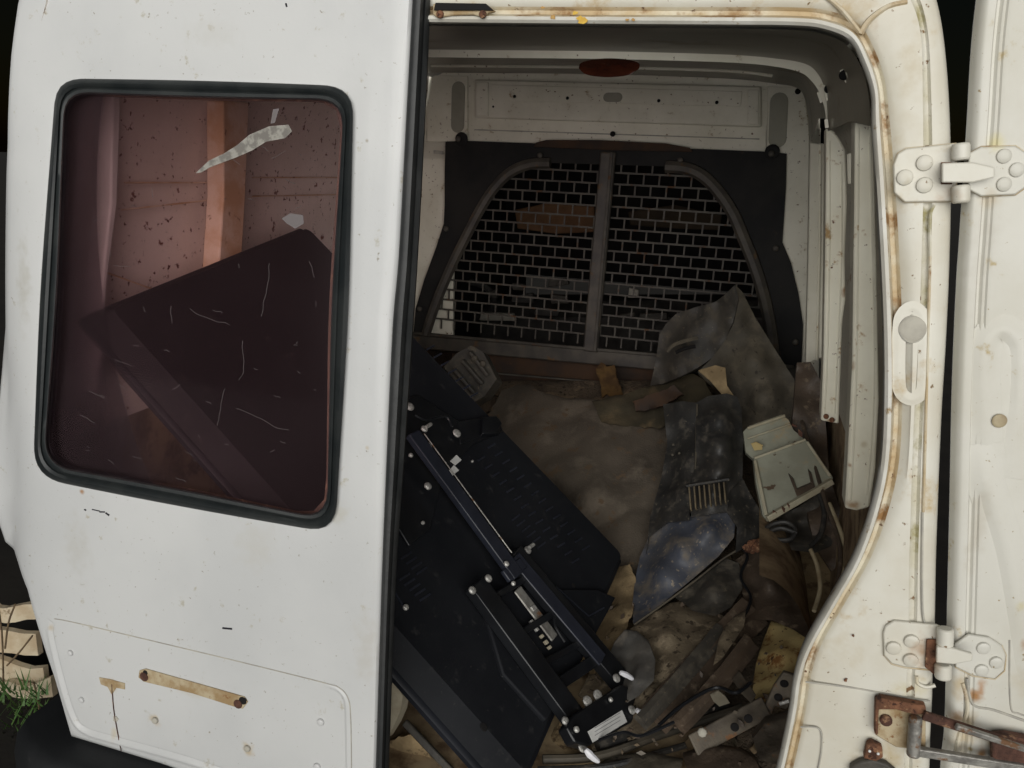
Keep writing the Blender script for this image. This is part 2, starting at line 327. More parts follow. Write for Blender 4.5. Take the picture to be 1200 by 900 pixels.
TAN, ORG, DRT = (.42, .32, .17), (.31, .15, .045), (.24, .2, .13)
stains('door_paint', [(PD(182, 844), .020, TAN, .85, 1), (PD(290, 877), .020, TAN, .85, 1), (PD(96, 576), .008, ORG, .9, 1), (PD(132, 804), .02, TAN, .5, 1), (PD(225, 808), .05, (.46, .42, .32), .6, 2),
    (PD(0, 590), .02, ORG, .6, .6), (PD(60, 735), .012, TAN, .5, 1), (PD(430, 525), .006, TAN, .5, 1), (PD(395, 600), .03, (.44, .42, .35), .6, 1), (PD(300, 640), .06, (.47, .465, .44), .7, .8), (PD(90, 640), .05, (.46, .455, .43), .7, .5), (PD(430, 760), .04, (.46, .45, .42), .7, .35), (PD(25, 330), .03, (.43, .42, .38), .7, .2), (PD(250, 40), .08, (.50, .50, .48), .6, 2), (PD(134, 860), .012, (.5, .42, .28), .5, .4), (PD(430, 165), .004, DRT, .7, 1), (PD(300, 430), .0, TAN, 0, 1)])
stains('frame_paint', [(PD(1050, 250), .03, TAN, .8, .6), (PD(1050, 165), .025, TAN, .7, 1), (PD(1000, 8), .05, TAN, .9, 1), (PD(1020, 35), .03, ORG, .55, 1), (PD(1045, 560), .03, TAN, .8, .4), (PD(1040, 420), .015, TAN, .5, .25), (PD(1085, 765), .03, ORG, .7, .8),
    (PD(1080, 800), .025, TAN, .8, 1), (PD(1070, 815), .04, (.5, .44, .24), .8, 1.5), (PD(1040, 900), .06, (.42, .34, .2), .8, 1), (PD(1060, 120), .04, (.5, .46, .36), .7, .3), (PD(1080, 50), .03, (.46, .4, .28), .7, .4), (PD(1096, 709), .010, ORG, .9, .35), (PD(1110, 230), .02, ORG, .6, 1), (PD(985, 770), .05, (.5, .44, .32), .7, 1), (PD(960, 870), .02, TAN, .6, .3), (PD(1020, 640), .02, TAN, .7, .3), (PD(682, 23), .006, (.62, .42, .07), 1, 1), (PD(540, 18), .02, ORG, .5, 1), (PD(1085, 450), .012, ORG, .55, .2), (PD(1088, 330), .01, (.4, .38, .16), .6, .2)])
stains('opendoor_paint', [(PR(1142, 814), .018, ORG, .95, 1), (PR(1150, 806), .012, (.35, .16, .05), .9, .6), (PR(1137, 878), .008, (.3, .22, .06), .9, 1), (PR(1150, 885), .012, ORG, .9, .5), (PR(1120, 842), .02, ORG, .8, 1), (PR(1130, 860), .03, TAN, .7, .6), (PR(1165, 168), .02, (.55, .5, .28), .8, 1),
    (PR(1160, 232), .02, TAN, .6, 1), (PR(1196, 708), .012, (.5, .42, .12), .7, 1), (PR(1199, 755), .01, ORG, .8, .5), (PR(1125, 800), .015, TAN, .7, .4), (PR(1170, 870), .03, TAN, .7, 1), (PR(1200, 800), .03, (.45, .4, .3), .6, 1), (PR(1150, 300), .03, (.48, .46, .4), .7, .2), (PR(1145, 620), .02, (.46, .43, .36), .7, .2)])
stains('rib_paint', [(PY(1000, 592, .26), .02, ORG, .8, 1.5), (PY(973, 493, .62), .014, ORG, .9, 2), (PY(998, 430, .26), .008, ORG, .8, .5), (PY(996, 545, .26), .008, ORG, .8, 1), (PY(990, 340, .62), .01, ORG, .8, .4), (PY(1012, 520, .26), .01, TAN, .5, 1)])

# ================================================================ SETTING
mesh('ground', [(-150, -9, GROUND), (150, -9, GROUND), (150, 300, GROUND), (-150, 300, GROUND)], [(0, 1, 2, 3)], 'ground_soil', kind='structure')

# ================================================================ VAN
van = empty('van', (0, .9, GROUND), 'rusty white panel van, left rear door shut and right one swung open, full of junk', 'van')

# --- outer shell: sides, roof, floor (they shade the load bay)
def side(sgn, x0, z): return sgn*(.815 - .13*(z) if z > -1.0 else .945)
for sgn in (-1, 1):
    zs = [-1.0, -.8, -.6, -.4, -.2, 0, .06]; ys = [.22, .6, 1.2, 1.9, 2.8, 3.6]
    MB().grid([[(side(sgn, 0, z), y + LEAN*z*(1 if y < .5 else 0), z) for y in ys] for z in zs]).make('side_panel', 'door_paint', van)
    zs = [-1.4, -1.2, -1.0]
    MB().grid([[(side(sgn, 0, z), y, z) for y in (.55, 1.2, 1.9, 2.8, 3.6)] for z in zs]).make('side_panel', 'door_paint', van)
roofy = [.03, .5, 1.2, 1.9, 2.6]
MB().grid([[(x, y, .40+.03*math.sin(min(y, 2)*.8) - .16*(abs(x)/.79)**4) for x in [-.71+.71*2*i/14 for i in range(15)]] for y in roofy]).make('roof', 'door_paint', van)
MB().prism([(-.80, -.08, FLOOR-.03), (.80, -.08, FLOOR-.03), (.80, 1.8, FLOOR-.03), (-.80, 1.8, FLOOR-.03)], (0, 0, .03)).make('load_floor', 'dusty_wall', van)

# --- inner walls
def inner_x(z): return .80 - .07*max(z, -.6)
for sgn, mt, yy in ((1, 'inner_paint', (.14, 1.8)), (-1, 'left_paint', (.02, 1.8))):
    zs = [-.62, -.5, -.3, -.1, .1, .25, .36]
    MB().grid([[(sgn*(inner_x(z)-(.0 if z < .2 else .06)), yy[0]+(yy[1]-yy[0])*k/10, z) for k in range(11)] for z in zs]).make('inner_wall', mt, van)
    zs = [FLOOR, -1.0, -.8, -.62]
    MB().grid([[(sgn*(inner_x(-.62) + (.02 if z < -.7 else 0)), (.14 if sgn > 0 else .25)+1.55*k/10, z) for k in range(11)] for z in zs]).make('lower_wall', 'dusty_wall', van)
# wheel arch box on the right
MB().grid([[(.66+.17*math.sin(a), y, FLOOR+.36*math.cos(a)+.0) for y in (.55, .8, 1.2, 1.5)] for a in [math.pi/2*k/8-.0 for k in range(9)]]).make('wheel_arch', 'dusty_wall', van)

# --- right-hand ribs, faces towards the rear
def rib(pts, Y, depth, mt='rib_paint'):
    a = [PY(x, y, Y) for x, y in pts]; return MB().prism(a, (.0, depth, 0)).make('wall_rib', mt, van, bev=.004)
rib([(1002, 138), (1012, 140), (1023, 146), (1027, 300), (1030, 470), (1026, 550), (1019, 595), (1004, 599), (990, 596), (993, 545), (999, 420), (1001, 250)], .26, .06)
rib([(968, 150), (978, 154), (985, 164), (991, 176), (993, 240), (990, 300), (991, 350), (987, 380), (985, 440), (983, 497), (962, 493), (965, 420), (967, 300), (968, 200)], .62, .06)
rib([(949, 167), (958, 168), (966, 168), (966, 300), (964, 419), (952, 424), (944, 432), (947, 300)], 1.45, .05, 'inner_paint')
for pl, Y in (([(1006, 150), (1005, 300), (1003, 450), (997, 585)], .259), ([(1019, 160), (1022, 300), (1024, 460), (1016, 580)], .259), ([(972, 165), (972, 300), (969, 430), (966, 485)], .619), ([(986, 190), (986, 300), (981, 420), (978, 485)], .619)):
    MB().tube([PY(p.x, p.y, Y) for p in smoothline(pl, 4)], .0022, 6).make('rib_fold', 'rib_paint', van)
MB().tube([PY(996, 180, .5), PY(997, 215, .5)], .006).make('bracket_pin', 'rib_paint', van)
MB().tube([PY(961, 170, 1.44), PY(960, 300, 1.44), PY(957, 422, 1.44)], .004).make('rib_fold', 'rib_paint', van)
for x, y in ((968, 488), (975, 492)): MB().dome(PY(x, y, .615), (0, -1, 0), .006, .003).make('rib_screw', 'rust', van)

# --- header trim (dark) and roof bows
A0 = [(300, 26), (505, 30), (700, 32), (850, 33), (930, 35), (965, 40), (992, 53), (1010, 80), (1018, 112), (1020, 148)]
A1 = [(300, 54), (505, 58), (700, 60), (850, 64), (912, 69), (944, 75), (958, 86), (966, 103), (969, 125), (970, 154)]
A1b = [(300, 63), (505, 67), (700, 69), (850, 73), (908, 78), (938, 85), (951, 95), (960, 108), (966, 126), (968, 140)]
A2 = [(300, 82), (505, 85), (700, 87), (850, 92), (908, 98), (934, 103), (943, 115), (947, 135), (948, 152), (949, 168)]
def arc(A, Y, n=6): return [PY(p.x, p.y, Y) for p in smoothline(A, n)]
a0, a1, a1b, a2 = arc(A0, .11), arc(A1, .45), arc(A1b, .455), arc(A2, 1.70)
mid = [(p*.55+q*.45)+V((.0, 0, .012)) for p, q in zip(a0, a1)]
MB().grid([a0, mid, a1]).make('header_trim', 'header_trim', van)
MB().grid([a1, a1b]).make('roof_bow', 'inner_paint', van)
lip = [p+V((0, .02, .004)) for p in a1b]; m2_ = [(p*.6+q*.4)+V((0, 0, .03)) for p, q in zip(lip, a2)]
MB().grid([a1b, lip, m2_, a2]).make('roof_lining', 'header_trim', van)
MB().tube([PY(p.x, p.y, 1.0) for p in smoothline([(505, 77), (700, 79), (850, 83), (905, 89)], 5)], .004).make('roof_seam', 'inner_paint', van)
# small clips and slots in the corner trim
for x0, y0, x1, y1, Y in ((986, 82, 993, 96, .27), (993, 84, 998, 97, .25), (1000, 60, 1006, 94, .2), (1004, 58, 1008, 74, .19), (959, 108, 963, 120, .47), (966, 100, 970, 118, .44), (968, 140, 969, 150, .43), (1001, 120, 1003, 138, .24)):
    MB().bar(PY(x0, y0, Y), PY(x1, y1, Y), .006, .006, (0, 1, 0)).make('trim_clip', 'inner_paint', van)
for x, y, Y in ((989, 88, .262), (1009, 72, .185), (971, 104, .43)):
    MB().dome(PY(x, y, Y), (-.3, -1, -.2), .008, .003).make('trim_hole', 'hole_black', van)
# dome lamp on the roof bow
lp = PY(714, 76, .42)
bl = MB(); rings = []
for q, dz in ((1, 0), (1, -.006), (.86, -.013), (.5, -.018), (.1, -.019)):
    rings.append([lp+V((.060*q*math.cos(t), -.018*q*math.sin(t)+dz*.6, -.016*q*math.sin(t)*.9+dz)) for t in [2*math.pi*k/28 for k in range(28)]])
bl.grid(rings, True); bl.add(rings[-1], [tuple(range(28))]); bl.add(rings[0], [tuple(range(28))])
bl.make('dome_lamp', 'lens_red', van, label='dark red oval lens under the roof bow')

# --- front wall of the load bay (white, above and beside the partition)
bw = empty('front_wall', (0, 1.8, -.3), parent=van)
def pbp(pts, off, thick, name, mt='inner_paint', bev=.003): return px_plate(name, pts, PB, off, thick, mt, bw, bev)
pbp([(470, 78), (960, 92), (962, 200), (470, 186)], .03, .02, 'back_sheet')
pbp([(470, 150), (532, 152), (530, 480), (470, 480)], .03, .02, 'left_post')
pbp([(896, 150), (962, 150), (960, 470), (896, 480)], .03, .02, 'right_post')
pbp([(556, 93), (892, 101), (892, 149), (556, 138)], .005, .02, 'cross_beam', bev=.006)
pbp([(500, 88), (548, 89), (548, 166), (500, 166)], .015, .012, 'left_post_cover')
pbp([(899, 101), (942, 103), (948, 150), (950, 240), (944, 440), (899, 440)], .015, .012, 'right_post_cover')
pbp([(575, 99), (870, 107), (868, 125), (577, 118)], .0, .004, 'beam_swage', bev=.003)
pbp([(558, 96), (572, 96), (572, 136), (558, 136)], -.004, .01, 'beam_end'); pbp([(876, 105), (889, 105), (889, 146), (876, 146)], -.004, .01, 'beam_end')
def slot(x0, y0, x1, y1, off, rr, mt, name):
    a, b = PB(x0, y0, off), PB(x1, y1, off); pts = []
    t = (b-a).normalized(); u = V((t.z, 0, -t.x))
    for k in range(9): an = math.pi*k/8; pts.append(b+(u*math.cos(an)+t*math.sin(an))*rr)
    for k in range(9): an = math.pi*k/8; pts.append(a-(u*math.cos(an)+t*math.sin(an))*rr)
    MB().prism(pts, (0, .004, 0)).make(name, mt, bw, bev=.001)
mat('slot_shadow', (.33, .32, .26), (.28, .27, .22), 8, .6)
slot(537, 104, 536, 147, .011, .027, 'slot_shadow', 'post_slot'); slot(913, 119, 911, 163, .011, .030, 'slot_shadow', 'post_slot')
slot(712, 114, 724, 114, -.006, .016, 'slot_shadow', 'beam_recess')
for x, y, r in ((603, 113, .006), (665, 115, .006), (772, 118, .006), (840, 120, .006), (718, 157, .010), (935, 107, .01), (578, 125, .004)):
    MB().dome(PB(x, y, (-.004 if y < 140 and x < 900 else .011)), (0, -1, 0), r, .003).make('bolt_hole', 'hole_black', bw)
MB().bar(PB(556, 152, .026), PB(890, 163, .026), .004, .004, (0, 1, 0)).make('sheet_fold', 'seam_line', bw)
MB().prism([PB(x, y, .012) for x, y in ((508, 176), (519, 177), (519, 181), (508, 180))], (0, .003, 0)).make('sticker', 'seam_line', bw)

# --- partition with wire mesh
part = empty('partition', (0, 1.79, -.8), parent=van); part['label'] = 'black steel partition with arched wire mesh window'
OUT = [(484, 396), (487, 362), (497, 328), (511, 290), (520, 262), (521, 240), (521, 200), (522, 166), (545, 165), (600, 167), (660, 169), (715, 171), (770, 173), (830, 175), (880, 177), (905, 178), (922, 180), (921, 220), (917, 284), (927, 308), (936, 345), (941, 380), (939, 440)]
INN = [(500, 388), (508, 364), (518, 338), (532, 306), (548, 274), (562, 247), (578, 222), (598, 202), (622, 192), (645, 191), (680, 192), (712, 193), (745, 194), (780, 195), (803, 197), (822, 205), (840, 222), (858, 248), (872, 280), (885, 313), (896, 350), (903, 385), (908, 423)]
mbp = MB()
o3 = [PB(x, y, -.002) for x, y in OUT]; i3 = [PB(x, y, -.002) for x, y in INN]
fwd = V((0, .012, 0))
mbp.grid([o3, i3]); mbp.grid([[p+fwd for p in o3], [p+fwd for p in i3]]); mbp.grid([o3, [p+fwd for p in o3]]); mbp.grid([i3, [p+fwd for p in i3]])
mbp.make('partition_sheet', 'black_panel', part)
px_plate('top_flange', [(628, 167), (640, 164), (700, 164), (780, 168), (808, 173), (812, 178), (715, 176), (625, 172)], PB, -.02, .018, 'bulkhead_rust', part)
lower = [(470, 384), (500, 386), (773, 410), (912, 422), (945, 440), (960, 560), (700, 560), (470, 545)]
px_plate('lower_panel', [(470, 402), (500, 404), (773, 430), (912, 443), (945, 446), (960, 640), (700, 660), (470, 640)], PB, .03, .02, 'bulkhead_rust', part)
MB().bar(PB(470, 398, .0), PB(945, 440, .0), .058, .03, (0, 1, 0)).make('bottom_rail', 'arch_tube', part, bev=.006)
MB().bar(PB(470, 389, -.02), PB(930, 430, -.02), .012, .012, (0, 1, 0)).make('rail_lip', 'mesh_steel', part, bev=.003)
MB().bar(PB(470, 428, .01), PB(945, 468, .01), .006, .012, (0, 1, 0)).make('panel_seam', 'mesh_steel', part)
MB().tube([PB(p.x, p.y, -.012) for p in smoothline([(499, 392)]+INN[1:10], 4)], .021, 8).make('arch_tube', 'arch_tube', part)
MB().tube([PB(p.x, p.y, -.012) for p in smoothline(INN[13:], 4)], .023, 8).make('arch_tube', 'arch_tube', part)
MB().bar(PB(713, 178, -.016), PB(692, 412, -.016), .058, .02, (0, 1, 0)).make('centre_post', 'arch_tube', part, bev=.006)
MB().bar(PB(717, 178, -.03), PB(697, 412, -.03), .012, .008, (0, 1, 0)).make('post_rib', 'mesh_steel', part, bev=.002)
for x, y in ((633, 182), (797, 188), (523, 268), (492, 362), (909, 291), (932, 401), (537, 163), (904, 180)):
    MB().dome(PB(x, y, -.016), (0, -1, 0), .011, .008).make('bolt', 'mesh_steel', part)
for x, y in ((541, 163), (905, 178)): MB().dome(PB(x, y, -.004), (0, -1, 0), .026, .006).make('fixing_tab', 'black_panel', part)
arch = [(p.x, p.y) for p in smoothline(INN, 3)]
def to_px(P):
    q = P-CAM; d = q.dot(FWD); return 600+FPX*q.dot(RIGHT)/d, 450+FPX*q.dot(DOWN)/d
zb, zt, cell = PB(503, 384).z, PB(700, 188).z, .0575
rows = 17; dz = (zt-zb)/rows; ties = MB()
for k in range(1, rows+1):
    z = zb+dz*k; run = []; spans = []
    for i in range(-140, 141):
        X = i*.005; p = V((X, YP+.006+PLEAN*z, z)); ok = inside(*to_px(p), arch)
        if ok: run.append(p)
        if (not ok or i == 140) and run: spans.append((run[0], run[-1])); run = []
    for a, b in spans:
        if (b-a).length > .03: MB().bar(a-V((.006, 0, 0)), b+V((.006, 0, 0)), .0068, .005, (0, 1, 0)).make('mesh_wire', 'mesh_steel', part, smooth=0)
for k in range(0, rows):
    z0 = zb+dz*k; z1 = z0+dz
    for i in range(-14, 15):
        X = (i+.5*(k % 2))*cell; a = V((X, YP+.006+PLEAN*z0, z0)); b = V((X, YP+.006+PLEAN*z1, z1))
        if inside(*to_px((a+b)/2), arch): ties.bar(a, b, .0060, .004, (0, 1, 0))
ties.make('mesh_ties', 'mesh_steel', part, smooth=0, kind='stuff')

# --- cab beyond the mesh
cab = empty('cab', (0, 2.6, -.8), parent=van)
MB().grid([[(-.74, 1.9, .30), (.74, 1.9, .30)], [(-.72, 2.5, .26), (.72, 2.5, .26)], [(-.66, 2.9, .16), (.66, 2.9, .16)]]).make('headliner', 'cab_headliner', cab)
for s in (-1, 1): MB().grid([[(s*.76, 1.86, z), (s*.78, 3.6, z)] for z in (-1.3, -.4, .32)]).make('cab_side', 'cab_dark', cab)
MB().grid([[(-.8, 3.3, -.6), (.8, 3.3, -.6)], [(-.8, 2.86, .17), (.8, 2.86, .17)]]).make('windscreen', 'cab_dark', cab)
px_plate('sun_visor', [(603, 246), (640, 238), (696, 242), (697, 272), (650, 274), (606, 268)], lambda x, y, o: PY(x, y, 2.6+o), 0, .02, 'visor_brown', cab, .006)
px_plate('sun_visor', [(736, 248), (790, 240), (846, 252), (843, 270), (790, 268), (738, 264)], lambda x, y, o: PY(x, y, 2.6+o), 0, .02, 'cab_headliner', cab, .006)
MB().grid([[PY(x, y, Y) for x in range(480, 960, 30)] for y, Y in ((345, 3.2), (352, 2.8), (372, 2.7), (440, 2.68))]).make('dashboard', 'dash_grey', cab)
MB().tube([PY(545+34*math.cos(t), 352+22*math.sin(t), 2.55+.05*math.sin(t)) for t in [2*math.pi*k/28 for k in range(28)]], .016, 8, True).make('steering_wheel', 'dash_grey', cab)
rc = random.Random(3)
for x, y, ww, hh in ((655, 331, 22, 9), (606, 337, 14, 8), (640, 366, 30, 8), (742, 343, 12, 10), (765, 372, 34, 7), (508, 372, 9, 26), (576, 344, 10, 8), (612, 350, 26, 10), (655, 352, 20, 12), (735, 370, 20, 6), (582, 372, 40, 10)):
    p = [PY(x+sx*ww/2+rc.uniform(-2, 2), y+sy*hh/2+rc.uniform(-2, 2), 2.5) for sx, sy in ((-1, -1), (1, -1), (1, 1), (-1, 1))]
    MB().prism(p, (0, .03, 0)).make('dashboard_knob', rc.choice(['dash_grey', 'mesh_steel', 'mesh_steel', 'plug_grey']), cab, bev=.004)

# --- rear frame: header and right pillar
I_ = [(90, 21), (300, 24), (505, 27), (700, 29), (850, 30), (930, 31), (965, 35), (995, 48), (1010, 75), (1021, 110), (1022, 150), (1027, 230), (1032, 320), (1035, 400), (1035, 480), (1031, 545), (1019, 600), (999, 655), (971, 705), (943, 755), (931, 790), (925, 830), (917, 870), (909, 905), (894, 960), (876, 1010)]
O_ = [(90, -70), (300, -66), (505, -66), (700, -66), (850, -70), (950, -76), (1000, -80), (1050, -72), (1086, -38), (1104, 10), (1114, 90), (1118, 200), (1116, 310), (1112, 400), (1107, 480), (1104, 545), (1102, 600), (1100, 655), (1099, 705), (1098, 755), (1096, 790), (1095, 830), (1093, 870), (1092, 905), (1090, 960), (1088, 1010)]
FO = .02
Ic = [PD(p.x, p.y, FO) for p in smoothline(I_, 6)]; Oc = [PD(p.x, p.y, FO) for p in smoothline(O_, 6)]
def fring(w0, d, fromO=False, frac=None):
    out = []
    for a, b in zip(Ic, Oc):
        t = (b-a); L = t.length; t = t/L
        p = a+t*(L*frac) if frac is not None else (b-t*w0 if fromO else a+t*w0)
        out.append(p+V((0, d, 0)))
    return out
rings = [fring(.010, .032), fring(.002, .020), fring(0, .008), fring(.001, -.004), fring(.005, -.008), fring(.010, -.007), fring(.013, .0), fring(.016, .010), fring(.022, .011), fring(.026, .004), fring(.034, .0),
         fring(0, -.004, frac=.45), fring(.040, -.004, True), fring(.036, .0, True), fring(.032, .001, True), fring(.028, -.003, True), fring(.012, -.001, True), fring(.004, .006, True), fring(0, .018, True), fring(-.004, .06, True), fring(-.012, .20, True)]
mi = [1, 1, 1, 1, 1, 2, 2, 2, 2, 0, 0, 0, 3, 3, 3, 0, 0, 0, 0, 0]
MB().grid(rings, mi=mi).make('rear_frame', ['frame_paint', 'flange_paint', 'rusty_seam', 'mossy_seam'], van, smooth=40)
def bead(pts, r, mt, name, parent, fn=PD, off=FO-.004, closed=False, per=5):
    return MB().tube([fn(p.x, p.y, off) for p in smoothline(pts, per, closed)], r, 6, closed).make(name, mt, parent)
bead([(944, 799), (1000, 806), (1050, 815), (1090, 822)], .0016, 'seam_line', 'frame_seam', van)
bead([(938, 852), (960, 854), (963, 875), (958, 905)], .0014, 'seam_line', 'frame_seam', van)
bead([(1081, 600), (1081, 715), (1090, 735), (1096, 742)], .0018, 'seam_line', 'frame_seam', van)
bead([(1090, 300), (1086, 450), (1082, 600)], .0022, 'rusty_seam', 'frame_seam', van)
bead([(1063, 2), (1040, 8), (1018, 24), (1008, 40)], .004, 'rusty_seam', 'corner_seam', van, off=FO-.003)
bead([(1008, 38), (985, 10), (960, -10)], .003, 'rusty_seam', 'corner_seam', van, off=FO-.003)
bead([(1095, 240), (1090, 255), (1090, 300)], .0022, 'mossy_seam', 'frame_seam', van)
# pillar recess and grey plug
ridge('pressed_recess', [(1054, 385), (1058, 368), (1069, 360), (1080, 368), (1084, 385), (1083, 440), (1080, 460), (1068, 468), (1056, 460), (1053, 440)], PD, FO-.0038, .009, .0012, 'frame_paint', van, closed=True)
MB().dome(PD(1069, 386, FO-.004), (0, -1, 0), .0185, .004, 22).make('rubber_plug', 'plug_grey', van)
MB().tube([PD(1069+15*math.cos(t), 386+15*math.sin(t), FO-.005) for t in [2*math.pi*k/24 for k in range(24)]], .0016, 6, True).make('plug_rim', 'seam_line', van)
# striker bracket in the header and yellow paint chips
st = empty('striker_plate', PD(542, 12), parent=van)
px_plate('plate', [(507, 4), (570, 5), (580, 13), (572, 15), (566, 21), (554, 17), (530, 18), (512, 21), (507, 17)], PD, FO-.012, .01, 'cream_filler', st)
px_plate('slot', [(510, 3), (569, 4), (578, 12), (508, 12)], PD, FO-.016, .006, 'hole_black', st, .001)
for x, y in ((516, 17), (566, 17)): MB().dome(PD(x, y, FO-.012), (0, -1, 0), .006, .005).make('screw', 'rust', st)
rp = random.Random(5)
def patch(name, x, y, rx, ry, fn, off, mt, parent, n=14, jag=.35, ang=0):
    pts = []
    for k in range(n):
        t = 2*math.pi*k/n; q = 1+rp.uniform(-jag, jag); a, b = rx*q*math.cos(t), ry*q*math.sin(t)
        pts.append((x+a*math.cos(ang)-b*math.sin(ang), y+a*math.sin(ang)+b*math.cos(ang)))
    return px_plate(name, pts, fn, off, .0012, mt, parent, 0)
patch('paint_chip', 682, 23, 6, 4, PD, FO-.0095, 'yellow_stain', van); patch('paint_chip', 674, 15, 3, 2.5, PD, FO-.0065, 'yellow_stain', van)
for x, y, a, b in ((648, 20, 3, 2), (636, 9, 3, 1.5), (735, 23, 2, 1.5), (742, 23, 2, 1.5)): patch('paint_chip', x, y, a, b, PD, FO-.0095, 'rust_stain', van)
for x, y, a, b in ((991, 797, 2, 2), (1000, 745, 1.5, 1.5), (1097, 845, 2, 2)): patch('rust_speck', x, y, a, b, PD, FO-.006, 'rust', van)

# --- hinges
def hinge(body, door, bolts_b, bolts_d, barrels, tongue, brk):
    h = empty('hinge', PD(*bolts_b[0]), parent=van)
    px_plate('body_leaf', body, PD, FO-.0105, .006, 'frame_paint', h, .002)
    px_plate('door_leaf', door, PR, -.008, .006, 'opendoor_paint', h, .002)
    MB().tube([PD(x, y, FO-.0045) for x, y in body], .0015, 6, True).make('leaf_edge_shade', 'rusty_seam', h); MB().tube([PR(x, y, -.001) for x, y in door], .0014, 6, True).make('leaf_edge_shade', 'rusty_seam', h)  # outline added as edge shading of the leaves, drawn in the rust seam colour
    for x, y in bolts_b: MB().dome(PD(x, y, FO-.0105), (0, -1, 0), .0108, .0055, 16).make('bolt', 'frame_paint', h)
    for x, y in bolts_d: MB().dome(PR(x, y, -.008), (0.1, -1, 0), .0096, .005, 16).make('bolt', 'opendoor_paint', h)
    for (x0, y0), (x1, y1) in barrels: MB().tube([PD(x0, y0, FO-.022), PD(x1, y1, FO-.022)], .0115, 16).make('barrel', 'frame_paint', h, bev=.003)
    px_plate('tongue', tongue, PD, FO-.034, .008, 'frame_paint', h, .002)
    px_plate('rust_pocket', brk, PD, FO-.0165, .004, 'rust', h, .001)
hinge([(1047, 193), (1052, 180), (1062, 174), (1120, 168), (1121, 236), (1060, 237), (1048, 226)],
      [(1135, 180), (1150, 172), (1190, 171), (1204, 180), (1210, 200), (1204, 218), (1190, 228), (1150, 230), (1135, 222)],
      [(1083, 191), (1060, 208), (1083, 217)], [(1176, 183), (1191, 199), (1176, 216)],
      [((1126, 168), (1126, 188)), ((1126, 217), (1126, 238))], [(1104, 191), (1140, 190), (1166, 196), (1166, 208), (1140, 214), (1104, 214)], [(1103, 190), (1116, 190), (1116, 216), (1103, 216)])
hinge([(1035, 742), (1038, 734), (1048, 728), (1100, 733), (1098, 780), (1090, 785), (1060, 782), (1045, 778), (1036, 768)],
      [(1118, 756), (1135, 744), (1160, 748), (1174, 757), (1179, 768), (1177, 786), (1166, 796), (1140, 792), (1120, 782)],
      [(1068, 751), (1047, 759), (1067, 773)], [(1152, 759), (1167, 776), (1150, 785)],
      [((1108, 736), (1107, 757)), ((1105, 778), (1105, 795))], [(1098, 758), (1116, 760), (1140, 767), (1140, 775), (1118, 779), (1097, 777)], [(1086, 750), (1098, 750), (1096, 792), (1084, 782)])
bead([(1074, 792), (1075, 800), (1085, 805), (1096, 803)], .003, 'frame_paint', 'pressed_lump', van)

# --- door check strap
ck = empty('door_check', PD(1060, 850), parent=van)
px_plate('bracket_back', [(1028, 822), (1085, 828), (1085, 880), (1050, 876), (1026, 862)], PD, FO-.012, .006, 'cream_filler', ck)
px_plate('bracket_rim', [(1026, 821), (1034, 819), (1085, 828), (1086, 838), (1072, 838), (1050, 832), (1030, 832), (1029, 862), (1025, 861)], PD, FO-.024, .014, 'rust', ck)
MB().dome(PD(1038, 843, FO-.013), (0, -1, 0), .009, .008).make('rusty_bolt', 'rust_brown', ck)
MB().tube([PD(1073, 840, FO-.03), PD(1070, 886, FO-.03)], .0095, 16).make('roller', 'grey_steel', ck, bev=.003)
MB().bar(PD(1082, 838, FO-.03), PR(1215, 880, -.03), .014, .008, (0, 1, 0)).make('upper_strap', 'rust_brown', ck, bev=.002)
MB().bar(PD(1120, 851, FO-.036), PR(1215, 882, -.036), .009, .008, (0, 1, 0)).make('strap_edge', 'grey_steel', ck, bev=.002)
MB().bar(PD(1074, 880, FO-.03), PR(1215, 902, -.03), .014, .010, (0, 1, 0)).make('lower_strap', 'grey_steel', ck, bev=.002)
px_plate('stop_block', [(1162, 866), (1180, 864), (1215, 870), (1215, 910), (1165, 905)], PR, -.03, .02, 'rust_brown', ck, .004)
px_plate('latch_tab', [(1016, 873), (1022, 870), (1034, 876), (1035, 888), (1027, 893), (1012, 889)], PD, FO-.02, .012, 'rust', ck)
for x in (1019, 1029): MB().dome(PD(x, 880+(x-1019)*.3, FO-.02), (0, -1, 0), .0022, .002).make('glint_dot', 'label_white', ck)  # white dots paint the two shiny glints on the latch tab
px_plate('step_rubber', [(996, 900), (1008, 893), (1024, 891), (1040, 896), (1052, 906), (1052, 920), (996, 920)], PD, FO-.018, .012, 'dirty_dark', ck, .003)

# --- closed left door
CW = (232, 352)
WIN = roundpoly([(71, 100), (409, 109), (388, 617), (45, 552)], [30, 34, 34, 36])
DOOR = [(32, -62), (270, -58), (486, -54), (483, 0), (475, 150), (467, 300), (460, 380), (453, 530), (447, 680), (440, 900), (436, 988), (300, 940), (185, 900), (80, 868), (60, 800), (41, 745), (24, 700), (4, 672), (-22, 650), (-36, 610), (-36, 540), (-28, 440), (-20, 330), (-9, 200), (7, 60), (16, 0)]
winl = WIN
def cast(poly, an):
    dx, dy = math.cos(an), math.sin(an); best = None
    for i in range(len(poly)):
        x1, y1 = poly[i]; x2, y2 = poly[(i+1) % len(poly)]; ex, ey = x2-x1, y2-y1; den = dx*ey-dy*ex
        if abs(den) < 1e-9: continue
        t = ((x1-CW[0])*ey-(y1-CW[1])*ex)/den; u = ((x1-CW[0])*dy-(y1-CW[1])*dx)/den
        if t > 0 and -1e-6 <= u <= 1+1e-6: best = max(best or 0, t)
    return best
angs = sorted(set([2*math.pi*k/260 for k in range(260)]+[math.atan2(y-CW[1], x-CW[0]) % (2*math.pi) for x, y in DOOR]))
door = empty('rear_door', (-.4, 0, -1.2), parent=van); door['label'] = 'closed left rear door with tinted window'
rg = []
